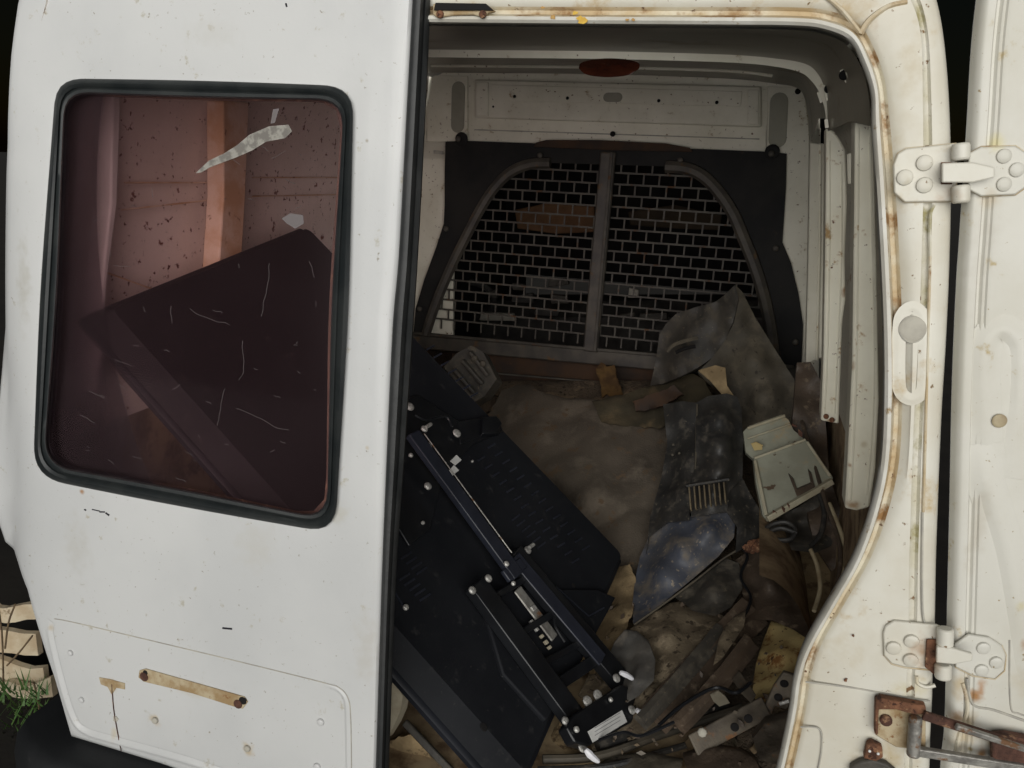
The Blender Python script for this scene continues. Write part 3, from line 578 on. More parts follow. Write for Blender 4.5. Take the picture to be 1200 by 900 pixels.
spec_ = [('o', 0, .055), ('o', 0, .020), ('o', 3, .007), ('o', 8, .0015), ('o', 16, 0), ('t', .3, 0), ('t', .6, 0), ('w', 10, 0), ('w', 2, .002), ('w', 0, .012)]
for kind, q, d in spec_:
    r = []
    for an in angs:
        ro, rw = cast(DOOR, an), cast(winl, an)
        rad = ro-q if kind == 'o' else (rw+q if kind == 'w' else ro+(rw-ro)*q)
        x, y = CW[0]+rad*math.cos(an), CW[1]+rad*math.sin(an)
        p = PD(x, y)
        dl = max(0, 1-(p.x+.875-.13*min(0, -p.z))/.10) if p.x < -.6 else 0
        r.append(p+V((0, d+.028*min(dl, 1.3)**2+.0, 0)))
    rg.append(r)
MB().grid(rg, True).make('door_skin', 'door_paint', door, smooth=40)
# gasket, pane, edge seal
gas = MB(); wp = [PD(p[0], p[1], -.002) for p in winl]
for k, (dr, dd) in enumerate(()): pass
gr = []
for q, d in ((10, .002), (9, -.008), (4, -.013), (0, -.010), (-2, -.006), (-4, -.010), (-8, -.009), (-10, -.002), (-10, .02), (9, .02)):
    gr.append([PD(CW[0]+(cast(winl, an)+q)*math.cos(an), CW[1]+(cast(winl, an)+q)*math.sin(an), d) for an in [2*math.pi*k/220 for k in range(220)]])
gr.append(gr[0]); gas.grid(gr, True).make('window_gasket', 'gasket_rubber', door, smooth=40)
pane = MB().prism([PD(x, y, .006) for x, y in winl], (0, .004, 0)).make('window_pane', 'tinted_glass', door, smooth=0)
pane['label'] = 'purple tinted window pane with scratches'
ir = []
for q, d in ((2, .03), (-13, .03), (-13, .055), (2, .055)):
    ir.append([PD(CW[0]+(cast(winl, an)+q)*math.cos(an), CW[1]+(cast(winl, an)+q)*math.sin(an), d) for an in [2*math.pi*k/100 for k in range(100)]])
MB().grid(ir, True).make('inner_window_frame', 'leather_brown', door)
mat('pane_film', (.27, .26, .23), (.15, .14, .125), 70, .8, mixlo=.42, mixhi=.58); mat('scratch', (.13, .115, .115), None, 40, .7)
px_plate('sticker_remnant', [(229, 203), (245, 188), (262, 180), (278, 170), (292, 158), (315, 148), (338, 146), (342, 154), (334, 162), (312, 166), (296, 176), (278, 184), (262, 190), (246, 196), (236, 202)], PD, .0045, .001, 'pane_film', pane, 0)
px_plate('sticker_remnant', [(320, 128), (327, 127), (322, 144), (317, 145)], PD, .0045, .001, 'scratch', pane, 0)
px_plate('sticker_remnant', [(330, 256), (340, 250), (355, 252), (356, 262), (346, 268), (336, 262)], PD, .0045, .001, 'scratch', pane, 0)
rs = random.Random(21); scr = MB()
for k in range(55):
    x, y = rs.uniform(90, 388), rs.uniform(150, 585)
    if y > 545 and x < 200: continue
    l = rs.choice([3, 4, 5, 6, 8, 12, 20]); an = rs.choice([.45, .5, .6, 1.4, 2.6, .3])+rs.uniform(-.2, .2)
    pts = [PD(x+l*t*math.cos(an)+rs.uniform(-1, 1), y+l*t*math.sin(an)+rs.uniform(-1, 1), .0052) for t in (0, .4, .7, 1)]
    if inside(x, y, winl): scr.tube(pts, .0003, 4)
for pl in ([(276, 478), (300, 488), (322, 500), (338, 504)], [(316, 308), (313, 335), (306, 370)], [(264, 455), (258, 480), (254, 500)], [(222, 362), (240, 372), (268, 380)], [(280, 445), (286, 430), (284, 400)]):
    scr.tube([PD(p.x+rs.uniform(-1, 1), p.y+rs.uniform(-1, 1), .0052) for p in smoothline(pl, 4)], .0003, 4)
scr.make('scratches', 'scratch', pane, kind='stuff')
EDGE = [(485, -54), (483, 0), (475, 150), (467, 300), (460, 380), (453, 530), (447, 680), (440, 900), (436, 990)]
EDG2 = [(508, -54), (505, 0), (498, 150), (490, 300), (484, 390), (474, 540), (464, 680), (456, 900), (453, 990)]
e1 = smoothline(EDGE, 5); e2 = smoothline(EDG2, 5)
er = []
for t, d in ((0, .012), (.05, -.004), (.25, -.007), (.45, -.005), (.62, .004), (.66, .010), (.72, .006), (.95, .014), (1, .03), (.9, .06), (0, .06)):
    er.append([PD(a.x+(b.x-a.x)*t, a.y+(b.y-a.y)*t, d) for a, b in zip(e1, e2)])
MB().grid(er).make('edge_seal', 'rubber', door, smooth=45)
# pressed number-plate field
ridge('panel_bead', [(60, 728), (58, 742), (72, 800), (86, 842), (100, 857), (130, 867), (220, 892), (330, 930), (400, 955)], PD, -.0003, .011, .0045, 'door_paint', door)
bead([(64, 725), (90, 730), (200, 756), (300, 780), (380, 800), (398, 806), (408, 818), (411, 840), (412, 900), (412, 985)], .0016, 'seam_line', 'panel_groove', door, off=.0004)
ridge('panel_bead', [(380, 803), (396, 808), (405, 820), (407, 842), (408, 905), (408, 960)], PD, -.0003, .006, .0025, 'door_paint', door)
for x, y, r in ((83, 765, .0065), (96, 820, .0065), (376, 846, .0075), (372, 898, .0075)): MB().dome(PD(x, y, 0), (0, -1, 0), r, .005).make('rivet', 'door_paint', door)
for x, y in ((182, 844), (290, 877)):
    MB().dome(PD(x, y, -.001), (0, -1, 0), .007, .005).make('rivet', 'plug_grey', door)
px_plate('bare_strip', [(163, 786), (170, 784), (230, 801), (286, 817), (290, 823), (284, 831), (276, 829), (226, 813), (168, 799), (162, 794)], PD, -.003, .003, 'cream_filler', door, .001)
for x, y, r, mt in ((169, 793, .0098, 'rust_brown'), (279, 825, .0095, 'rust_brown'), (285, 821, .009, 'hole_black'), (171, 788, .006, 'hole_black')):
    MB().dome(PD(x, y, -.003 if mt != 'hole_black' else -.0012), (0, -1, 0), r, .003).make('bolt_hole', mt, door)
px_plate('bare_patch', [(116, 794), (128, 796), (146, 801), (146, 808), (136, 806), (131, 814), (126, 805), (118, 802)], PD, -.0015, .002, 'cream_filler', door, 0)
MB().tube([PD(p.x, p.y, -.0015) for p in smoothline([(131, 802), (133, 830), (138, 860), (142, 880)], 4)], .0010, 5).make('drip_mark', 'rust_brown', door)
patch('drip_knob', 135, 843, 3, 3, PD, -.0016, 'plug_grey', door)
for x0, y0, x1, y1, r in ((99, 597, 101, 598, .0016), (108, 597, 117, 599, .0012), (117, 600, 123, 600, .0015), (124, 601, 128, 604, .0018), (261, 736, 272, 737, .0019), (335, 4, 336, 8, .0016)):
    MB().tube([PD(x0, y0, -.0003), PD(x1, y1, -.0003)], r, 5).make('paint_mark', 'dark_mark', door)

# left inner wall ribs seen through the pane
for pts, mt, X in (([(262, 118), (292, 120), (288, 230), (282, 330), (262, 420), (246, 420), (256, 320), (262, 230)], 'orange_stain_paint', -.735),
                   ([(132, 112), (142, 112), (138, 240), (126, 330), (116, 460), (110, 460), (120, 330), (130, 240)], 'seam_light', -.745)):
    MB().prism([PX(x, y, X) for x, y in pts], (-.05, 0, 0)).make('wall_rib', mt, van, bev=.004)
for a, b in (((146, 214), (262, 214)), ((142, 246), (250, 234)), ((296, 208), (395, 208)), ((296, 230), (395, 228)), ((70, 300), (210, 350))):
    MB().tube([PX(a[0], a[1], -.79), PX(b[0], b[1], -.79)], .0022, 5).make('wall_seam', 'orange_stain_paint', van)
for pl in ([(70, 505), (98, 525), (130, 548), (150, 556)], [(88, 460), (78, 500), (72, 540)], [(112, 490), (124, 520), (130, 552)], [(66, 520), (100, 545)]):
    MB().tube([PX(p.x, p.y, -.775) for p in smoothline(pl, 4)], .0025, 6).make('loose_wire', 'rust_brown', van)

# --- open right door, inner face
LE = [(1163, -70), (1153, 0), (1147, 60), (1143, 130), (1139, 190), (1133, 280), (1129, 340), (1124, 460), (1121, 600), (1118, 720), (1115, 850), (1110, 905), (1106, 1000)]
od = empty('rear_door', (1.1, .1, -1.2), parent=van); od['label'] = 'rear door swung fully open, inner face showing'
le = [PR(p.x, p.y) for p in smoothline(LE, 5)]
ax = V((1, .16, 0)).normalized(); nn = V((-.16, 1, -LEAN)).normalized()
prof = [(-.002, .02), (0, .010), (.003, .003), (.008, 0), (.016, 0), (.019, .004), (.022, .004), (.025, .0005), (.029, .0015), (.031, -.001), (.036, 0), (.10, 0), (.2, 0), (.70, 0), (.72, .012), (.72, .02)]
MB().grid([[p+ax*w_+nn*d for p in le] for w_, d in prof]).make('inner_skin', 'opendoor_paint', od, smooth=40)
MB().grid([[p+ax*w_+nn*d for p in le] for w_, d in ((-.002, .021), (.73, .021))]).make('outer_skin', 'door_paint', od)
ridge('pressed_recess', [(1162, 560), (1154, 500), (1152, 430), (1157, 398), (1172, 386), (1188, 394), (1196, 415), (1194, 470), (1186, 520), (1180, 560)], PR, -.0002, .022, .0045, 'opendoor_paint', od)
ridge('pressed_bead', [(1150, 520), (1154, 560), (1166, 600), (1180, 650), (1192, 720), (1200, 800)], PR, -.0002, .025, .0045, 'opendoor_paint', od)
bead([(1183, 750), (1184, 825), (1194, 836), (1215, 842)], .0015, 'seam_line', 'panel_seam', od, PR, .0)
bead([(1133, 795), (1140, 825), (1165, 832), (1205, 846)], .0022, 'seam_line', 'panel_seam', od, PR, .0)
bead([(1128, 800), (1134, 830), (1124, 860), (1120, 885)], .003, 'rusty_seam', 'panel_seam', od, PR, .0)
MB().dome(PR(1171, 493, -.0055), (0.1, -1, 0), .010, .003, 18).make('rubber_plug', 'pipe_cream', od)

# --- rear bumper
bp = []
for X in [-.87+1.74*k/34 for k in range(35)]:
    c = max(0, abs(X)-.70); yb = -.115 + c*c*2.2
    bp.append([V((X, yb+.10, -1.232)), V((X, yb-.03, -1.234)), V((X, yb-.055, -1.25)), V((X, yb-.068, -1.29)), V((X, yb-.07, -1.40)), V((X, yb-.05, -1.47)), V((X, yb+.1, -1.48))])
MB().grid(bp).make('rear_bumper', 'bumper_black', van, smooth=50)

# ================================================================ TELEVISION
S = 1.2
TA, TB, TC, TD = [CAM+(V(p)-CAM)*S for p in ((-.471, .446, -.161), (.340, .517, -.900), (.286, -.109, -1.021), (-.526, -.180, -.282))]
tu = (TB-TA).normalized(); tm = tu.cross((TC-TB)).normalized()
if tm.dot(CAM-TA) < 0: tm = -tm
tv_ = (tm.cross(tu)).normalized()
if tv_.dot(TC-TB) < 0: tv_ = -tv_
TW, TH = (TB-TA).length, (TC-TB).length
def T(u, v, h): return TA+tu*u+tv_*(v*(1+.11*max(0, u)/TW))+tm*h
def PT(x, y, h=0.): return hit(x, y, TA+tm*h, tm)
tv = empty('television', T(TW/2, TH, 0), 'black flat television leaning in the van, back and mount arm outwards', 'television')
def rr(i0, i1, i2, i3, h, rad, n=4):   # insets: v-min, u-max, v-max, u-min
    u0, u1, v0, v1 = i3, TW-i1, i0, TH-i2; out = []
    for cu, cv, a0_ in ((u1-rad, v0+rad, -90), (u1-rad, v1-rad, 0), (u0+rad, v1-rad, 90), (u0+rad, v0+rad, 180)):
        for k in range(n+1):
            a = math.radians(a0_+90*k/n); out.append(T(cu+rad*math.cos(a), cv+rad*math.sin(a), h))
    return out
tb = MB(); r_ = [rr(.004, .004, .004, .004, -.012, .012), rr(0, 0, 0, 0, -.008, .012), rr(0, 0, 0, 0, .004, .012), rr(.004, .004, .004, .004, .008, .012), rr(.012, .012, .012, .012, .009, .012)]
tb.grid(r_, True); tb.add(r_[0], [tuple(range(20))])
tb.make('bezel', 'tv_side', tv)
hc = .042
cov = MB(); r_ = [rr(.011, .011, .011, .011, .008, .012), rr(.018, .018, .022, .018, .018, .014), rr(.026, .024, .048, .024, hc-.004, .016), rr(.030, .028, .053, .028, hc, .016)]
cov.grid(r_, True); cov.add(r_[-1], [tuple(range(20))]); cov.make('back_cover', 'tv_black', tv, smooth=25)
# raised electronics hump
hump = [(600, 745), (640, 790), (668, 825), (640, 862), (575, 800), (545, 755), (560, 735)]
MB().prism([PT(x, y, hc+.012) for x, y in ((560, 690), (700, 690), (722, 700), (668, 800), (640, 845), (590, 790))], tm*-.014).make('connector_hump', 'tv_black', tv, bev=.004)
rv = random.Random(4)
def vents(x0, y0, dx, dy, n, sx, sy):
    for k in range(n):
        x, y = x0+dx*k, y0+dy*k
        MB().bar(PT(x, y, hc+.0008), PT(x+sx, y+sy, hc+.0008), .0045, .003, tm).make('vent_slot', 'arm_navy', tv, smooth=0)
vents(572, 525, 8.5, 9.2, 14, 8, -5); vents(560, 540, 8.5, 9.2, 14, 8, -5); vents(600, 610, 6, 6.5, 6, 9, -7)
vents(468, 680, 6, 6, 5, 12, -8); vents(500, 410, 8.5, 9.2, 7, 9, -5); vents(470, 655, 6, 6, 4, 12, -8)
MB().bar(PT(600, 700, hc+.001), PT(655, 770, hc+.001), .003, .002, tm).make('moulding_line', 'tv_side', tv)
for pl in ([(652, 688), (690, 722)], [(690, 722), (708, 712)], [(470, 510), (520, 528)], [(463, 695), (474, 712), (478, 740)], [(484, 488), (520, 492)]):
    MB().bar(PT(*pl[0], hc+.013 if pl[0][1] > 600 and pl[0][0] > 560 else hc+.001), PT(*pl[1], hc+.013 if pl[0][1] > 600 and pl[0][0] > 560 else hc+.001), .0035, .003, tm).make('moulding_line', 'arm_navy', tv)
MB().dome(PT(567, 852, hc), tm, .009, .001).make('screw_hole', 'hole_black', tv); MB().dome(PT(672, 686, hc), tm, .006, .001).make('screw_hole', 'hole_black', tv)
# mount plate under the arm
mnt = empty('mount_arm', PT(600, 670, .06), parent=tv)
def plate_t(name, pts, h, t, mt, bev=.003, parent=mnt): return MB().prism([PT(x, y, h) for x, y in pts], tm*-t).make(name, mt, parent, bev=bev)
plate_t('mount_plate', [(468, 470), (490, 462), (545, 498), (585, 492), (590, 505), (555, 520), (520, 560), (505, 620), (480, 640), (455, 600)], hc+.012, .01, 'arm_black')
plate_t('mount_lug_base', [(536, 494), (566, 488), (586, 490), (586, 508), (560, 512), (540, 520)], hc+.016, .014, 'arm_black')
plate_t('mount_lug', [(566, 488), (582, 487), (589, 496), (582, 508), (566, 508)], hc+.03, .02, 'arm_black')
def barp(name, p, q, wpx, h, t, mt):
    a, b = PT(*p, h), PT(*q, h); return MB().bar(a, b, wpx, t, tm).make(name, mt, mnt, bev=.003)
barp('upper_arm', (483, 508), (606, 676), .040, hc+.052, .018, 'arm_navy')
barp('arm_edge', (497, 508), (600, 648), .003, hc+.062, .003, 'grey_steel')
barp('long_rail', (600, 648), (738, 812), .056, hc+.036, .030, 'arm_black')
barp('rail_cap', (603, 652), (706, 774), .042, hc+.054, .006, 'arm_navy')
barp('inner_rail', (556, 684), (690, 866), .055, hc+.036, .028, 'arm_black')
barp('cross_bar', (592, 676), (612, 660), .03, hc+.054, .012, 'arm_navy')
barp('rail_web', (648, 806), (700, 772), .028, hc+.03, .016, 'arm_black')
plate_t('end_plate', [(664, 852), (672, 838), (728, 802), (742, 806), (748, 828), (742, 846), (690, 874), (674, 870)], hc+.072, .03, 'arm_black', .004)
plate_t('end_label', [(689, 857), (729, 832), (735, 846), (695, 870)], hc+.0735, .0012, 'label_white', 0)
for k in range(3): barp('label_print', (697, 860-k*4.4+2), (727, 842-k*4.4+2), .0012, hc+.0737, .0004, 'print_grey')
def ties_(pl, r):
    MB().tube([PT(p.x, p.y, hc+.085) for p in smoothline(pl, 4)], r, 8).make('plastic_toggle', 'plastic_white', mnt)
ties_([(727, 788), (734, 791), (742, 796)], [.004, .006, .006, .007, .007, .006, .006, .005, .003])
ties_([(746, 832), (757, 840), (770, 850)], [.005, .006, .008, .008, .009, .008, .008, .006, .003])
ties_([(686, 878), (693, 886), (702, 893)], [.004, .006, .007, .008, .007, .007, .006, .005, .003])
for x, y, r, h in ((480, 477, .010, .02), (535, 508, .0105, .02), (497, 503, .008, .03), (502, 523, .0085, .03), (501, 570, .0085, .02), (495, 613, .004, .014), (618, 645, .009, .02), (593, 661, .006, .066), (553, 692, .008, .06), (572, 678, .008, .06), (601, 684, .005, .055), (481, 534, .005, .02), (553, 541, .003, .002),
                   (688, 822, .011, .06), (700, 815, .011, .06), (662, 845, .008, .06), (682, 876, .009, .06), (740, 832, .009, .075), (722, 795, .009, .06), (675, 855, .006, .075), (715, 820, .005, .075), (475, 712, .006, .002)):
    MB().dome(PT(x, y, hc+h), tm, r*1.15, .006, 12).make('bolt', 'zinc', mnt)
for (a, b), (c, d) in (((499, 501), (505, 497)), ((620, 642), (625, 638)), ((498, 527), (501, 520))): MB().tube([PT(a, b, hc+.035), PT(c, d, hc+.035)], .005, 8).make('bolt_stud', 'zinc', mnt)
for x, y in ((531, 551), (534, 539)):
    plate_t('warning_tag', [(x-6, y+1), (x+1, y-6), (x+7, y), (x, y+6)], hc+.016, .002, 'label_white', 0, tv)
for (a, b) in (((578, 700), (622, 674)), ((610, 742), (660, 712)), ((636, 778), (690, 748))): barp('rail_strut', a, b, .016, hc+.030, .010, 'arm_black')
for pl in ([(640, 690), (652, 706), (650, 730), (662, 752)], [(486, 486), (500, 492), (522, 488), (530, 500)]):
    MB().tube([PT(p.x, p.y, hc+.05) for p in smoothline(pl, 5)], .0035, 6).make('loose_wire', 'arm_black', mnt)
barp('slide_plate', (606, 690), (650, 748), .030, hc+.024, .006, 'grey_steel')
# bright sockets seen between the rails
soc = empty('socket_panel', PT(630, 730, hc), parent=tv)
for x, y, a, b, ang in ((615, 665, 16, 4, .85), (628, 685, 4, 6, .8), (633, 700, 8, 5, .9), (626, 712, 6, 5, .9), (624, 728, 4, 3, .9), (630, 737, 4, 3, .9), (636, 745, 4, 3, .9), (641, 752, 5, 3, .9), (645, 758, 4, 3, .9), (565, 712, 4, 8, -.5), (575, 725, 3, 7, -.6), (585, 740, 3, 5, -.7), (593, 751, 3, 4, -.6), (611, 772, 3, 6, -.6)):
    pts = [(x+a/2*i*math.cos(ang)-b/2*j*math.sin(ang), y+a/2*i*math.sin(ang)+b/2*j*math.cos(ang)) for i, j in ((-1, -1), (1, -1), (1, 1), (-1, 1))]
    MB().prism([PT(p[0], p[1], hc+.030) for p in pts], tm*-.008).make('socket', 'zinc' if rv.random() < .75 else 'pale_scrap', soc, bev=.001)

# ================================================================ LOAD BAY JUNK
def shp(name, outline, mt, lb=None, cat=None, group=None, parent=None, **k):
    k.setdefault('rnd', False); k.setdefault('step', 5)
    return sheet(name, outline, mt, parent, label=lb, cat=cat, group=group, **k)
sheet('rubbish_heap', [(470, 452, -.10), (600, 446, -.10), (760, 446, -.10), (945, 452, -.10), (985, 560, -.10), (995, 640, -.10), (995, 760, -.10), (965, 860, -.09), (945, 960, -.08), (700, 985, -.08), (520, 985, -.10), (600, 880, -.14), (690, 770, -.16), (690, 690, -.14), (600, 560, -.2), (500, 500, -.2)],
      'heap_dirt', thick=.05, step=11, amp=.03, freq=11, crease=.8, seed=1, rnd=False, label='dark heap of dirt and rubbish covering the load floor', cat='rubbish', kind='stuff')
shp('blanket', [(572, 486, -.05), (588, 458, -.01), (606, 451, .0), (622, 450, .01), (630, 458, .02), (660, 466, .02), (698, 469, .02), (745, 460, .01), (790, 446, .01), (820, 450, .0), (806, 500, .0), (790, 560, .0), (770, 612, -.01), (752, 660, -.02), (748, 700, -.03), (722, 720, -.06), (690, 700, -.10), (640, 600, -.12)],
    'brown_blanket', 'crumpled dusty brown blanket against the mesh partition', 'blanket', ctrl=[(640, 490, .04), (690, 500, .06), (668, 545, .03), (720, 520, .05), (742, 500, .03), (700, 575, .02), (735, 600, .015), (775, 540, -.01), (700, 630, .0), (728, 560, -.01)], amp=.026, freq=4.5, crease=1.0, step=5, thick=.02, seed=3, rough_edge=.8)
shp('rag', [(694, 470, .06), (730, 462, .07), (770, 450, .08), (812, 438, .10), (826, 446, .11), (836, 466, .10), (820, 478, .09), (800, 484, .08), (776, 502, .06), (740, 500, .05), (705, 496, .05)], 'olive_cloth', 'dark olive rag spread over the top of the brown blanket', 'rag', amp=.016, freq=14, crease=.9, thick=.02, seed=5, rough_edge=1)
shp('orange_rag', [(698, 432), (704, 424), (712, 430), (720, 428), (724, 446), (730, 462), (722, 470), (712, 462), (706, 466), (703, 448)], 'orange_rag', 'small orange rag hanging on the partition foot', 'rag', base=1.66, amp=.014, freq=30, step=4, thick=.02, seed=6, rough_edge=1)
shp('rust_lump', [(742, 470), (765, 462), (790, 452), (800, 462), (780, 474), (760, 480), (744, 482)], 'bulkhead_rust', 'rusty brown lump between blanket and olive rag', 'lump', base=1.36, amp=.014, freq=24, step=4, thick=.03, seed=56, rough_edge=1)
# peaked grey trim panel
tp = empty('trim_panel', PY(850, 480, 1.3), 'peaked grey plastic trim panel propped against the mesh', 'trim panel')
shp('left_face', [(861, 334, .06), (866, 350, .06), (859, 378, .06), (848, 402, .05), (834, 420, .04), (816, 432, .04), (800, 440, .02), (776, 450, -.04), (762, 452, -.06), (768, 425, -.06), (773, 392, -.06), (780, 380, -.05), (792, 368, -.04), (815, 360, -.02), (838, 354, .0), (850, 345, .04)], 'dirty_dark', parent=tp, base=1.50, ctrl=[(812, 400, .02), (835, 385, .02)], amp=.006, freq=14, seed=7, thick=.025)
shp('right_face', [(862, 334, .05), (870, 342, .03), (885, 372, .03), (910, 412, .06), (933, 448, .10), (948, 490, .14), (940, 512, .18), (895, 522, .2), (870, 515, .18), (866, 470, .12), (856, 462, .10), (836, 452, .08), (818, 436, .06), (834, 420, .05), (848, 402, .06), (860, 378, .07), (866, 352, .06)], 'dirty_grey', parent=tp, base=1.48, ctrl=[(885, 430, .14), (895, 470, .19)], amp=.004, freq=8, seed=8, thick=.05)
MB().tube([PY(p.x, p.y, 1.42) for p in smoothline([(792, 413), (804, 408), (815, 406)], 4)], .006, 6).make('grip_slot', 'hole_black', tp)
MB().tube([PY(p.x, p.y, 1.42) for p in smoothline([(782, 412), (790, 404), (808, 398), (818, 396)], 4)], .007, 6).make('grip_lip', 'dirty_grey', tp)
shp('cardboard', [(818, 434), (838, 428), (850, 431), (852, 452), (860, 464), (846, 462), (832, 446)], 'tan_cloth', 'torn tan cardboard flap on the peaked grey panel', 'cardboard', base=1.27, amp=.008, freq=20, step=4, thick=.012, seed=9)
shp('trim_strip', [(934, 425, 0), (950, 424, .02), (964, 450, .04), (968, 500, .10), (972, 560, .24), (990, 610, .34), (1000, 640, .4), (975, 670, .42), (955, 640, .36), (936, 560, .2), (928, 500, .1)], 'leather_brown', 'dark brown trim strip along the right wall', 'trim strip', base=1.25, amp=.014, freq=12, crease=.6, step=6, thick=.03, seed=31)
# black housing with fins and dusty blue flap
hb = lambda y: 1.12-(y-530)*.0021
bh = empty('plastic_housing', PY(820, 560, 1.0), 'black ribbed plastic housing with a dusty blue flap in the heap', 'housing')
shp('housing_front', [(816, 472, .05), (830, 464, .07), (852, 461, .08), (864, 465, .06), (869, 480, .04), (871, 520, .04), (870, 560, .05), (856, 574, .07), (852, 600, .08), (810, 606, .08), (808, 580, .07), (815, 540, .06)], 'black_plastic', parent=bh, base=hb, ctrl=[(843, 490, .13), (844, 520, .14), (843, 550, .14), (838, 575, .13)], amp=.0, seed=10, thick=.09)
shp('housing_side', [(777, 474, -.02), (800, 470, .03), (816, 472, .05), (815, 540, .06), (808, 580, .07), (808, 610, .08), (782, 612, .05), (760, 630, .0), (757, 650, -.02), (762, 605, -.02), (775, 560, -.02), (782, 520, -.02)], 'black_plastic', parent=bh, base=hb, amp=.0, seed=36, thick=.06)
shp('housing_tail', [(856, 574, .06), (870, 560, .04), (880, 580, .03), (896, 606, .02), (898, 620, .02), (882, 636, .04), (862, 648, .06), (864, 618, .08), (852, 600, .08)], 'black_plastic', parent=bh, base=hb, amp=.001, seed=12, thick=.06)
for k in range(8):
    x = 808+k*5.8; MB().bar(PY(x, 572-k*.8, .90), PY(x+2, 598-k*1.2, .85), .0045, .014, (0, 1, 0)).make('fin', 'fin_dust', bh, bev=.001)
MB().tube([PY(p.x, p.y, hb(p.y)-.066) for p in smoothline([(817, 474), (816, 510), (815, 545), (810, 600)], 5)], .003, 6).make('highlight_ridge', 'dirty_grey', bh)  # paler line along the corner, a highlight put into the colour
MB().bar(PY(804, 569, .90), PY(855, 561, .90), .008, .012, (0, 1, 0)).make('fin_rail', 'black_plastic', bh, bev=.002)
for x, y in ((789, 521), (788, 533), (796, 531)): MB().dome(PY(x, y, hb(y)-.03), (0, -1, .2), .004, .003).make('stud', 'dirty_grey', bh)
fb = lambda y: .90-(y-650)*.0026
shp('flap', [(759, 632, .0), (766, 622, .03), (778, 613, .05), (806, 608, .09), (812, 600, .10), (838, 594, .11), (856, 597, .10), (862, 608, .08), (860, 630, .08), (842, 652, .07), (812, 678, .07), (780, 704, .06), (748, 731, .05), (742, 731, .04), (741, 710, .02), (744, 680, .0), (750, 652, .0)], 'blue_dusty', parent=bh, base=fb, ctrl=[(800, 640, .12), (780, 670, .09), (830, 620, .135)], amp=.001, seed=11, thick=.03)
MB().tube([PY(p.x, p.y, fb(p.y)-.075) for p in smoothline([(743, 732), (780, 706), (815, 680), (850, 653), (884, 634)], 4)], .0028, 6).make('flap_edge', 'dirty_grey', bh)
# grey plastic case
gc = empty('plastic_case', PY(925, 560, .85), 'pale grey dirty plastic case with a moulded notch', 'case')
cb = lambda y: 1.0-(y-545)*.0022
shp('case_body', [(883, 536, .02), (944, 515, .02), (976, 560, .02), (973, 568, .02), (900, 611, .02), (894, 604, .02), (886, 566, .02)], 'case_grey', parent=gc, base=cb, amp=.0015, freq=8, step=6, seed=13, thick=.07, smooth=30)
shp('case_lid', [(871, 506, .0), (878, 499, .0), (916, 486, .0), (924, 492, .0), (930, 504, .0), (944, 516, .0), (884, 539, .0), (874, 530, .0)], 'case_grey', parent=gc, base=cb, amp=.0015, freq=8, step=6, seed=14, thick=.06, smooth=30)
def cbar(p, q, wd, lift, mt, nm): MB().bar(PY(*p, cb(p[1])-lift), PY(*q, cb(q[1])-lift), wd, wd, (0, 1, 0)).make(nm, mt, gc, bev=.002)
cbar((899, 608), (975, 564), .016, .026, 'case_pale', 'lower_rim'); cbar((884, 537), (944, 515), .007, .024, 'case_pale', 'lid_step'); cbar((876, 502), (920, 487), .008, .008, 'case_pale', 'lid_rim')
cbar((876, 514), (926, 497), .005, .006, 'case_pale', 'lid_rib'); cbar((885, 540), (898, 604), .009, .024, 'case_pale', 'side_rim'); cbar((946, 518), (973, 558), .008, .024, 'case_pale', 'side_rim')
MB().prism([PY(x, y, cb(y)-.030) for x, y in ((924, 556), (930, 562), (934, 574), (950, 567), (947, 551), (951, 555), (955, 571), (934, 582))], (0, .012, 0)).make('notch', 'leather_brown', gc)
MB().prism([PY(x, y, cb(y)-.022) for x, y in ((880, 520), (886, 518), (894, 522), (893, 527), (884, 528))], (0, .004, 0)).make('foam_dot', 'rusty_yellow', gc)
for x, y, a, b in ((938, 508, 5, 8), (931, 499, 6, 3), (918, 597, 4, 6), (908, 601, 5, 4), (924, 593, 3, 5)): MB().prism([PY(x+i*a/2, y+j*b/2+i, cb(y)-.036) for i, j in ((-1, -1), (1, -.6), (.8, 1), (-1, .7))], (0, .004, 0)).make('rust_mark', 'rust_brown', gc)
# stuff around the case
shp('tub', [(898, 612, .0), (936, 594, .02), (962, 576, .02), (974, 590, .0), (980, 618, .0), (974, 640, .0), (955, 648, .02), (930, 645, .02), (905, 640, .02), (890, 630, .02)], 'dirty_dark', 'dark plastic tub showing under the grey case', 'tub', base=lambda y: .96-(y-600)*.0024, ctrl=[(940, 615, -.04)], amp=.008, freq=12, thick=.03, seed=15)
for nm, pl, lb in (('cable_loop', [(893, 627), (902, 616), (920, 612), (932, 620), (926, 632), (908, 632), (900, 625), (915, 619), (934, 625)], 'small black cable loop below the grey case'), ('cable', [(960, 580), (966, 600), (962, 625), (950, 640)], 'curved dark cable at right end of the tub')):
    tag(MB().tube([PY(p.x, p.y, .84-(p.y-620)*.002) for p in smoothline(pl, 5)], .007, 8).make(nm, 'black_plastic'), lb, 'cable')
for pl, lb in (([(936, 480), (950, 530), (968, 590), (984, 640), (980, 690), (962, 722)], 'brown pipe running down right wall beside the case'), ([(972, 590), (984, 620), (992, 650), (986, 680), (970, 708)], 'pale thin pipe curving beside the door frame foot'), ([(950, 644), (958, 664), (961, 690), (954, 716)], 'short pale pipe standing left of the thin pipe')):
    tag(MB().tube([PY(p.x, p.y, ypile(p.y)*.78+.02) for p in smoothline(pl, 6)], .0055, 8).make('wall_pipe', 'pipe_cream' if 'pale' in lb else 'leather_brown'), lb, 'pipe', 'pipes along the right wall')
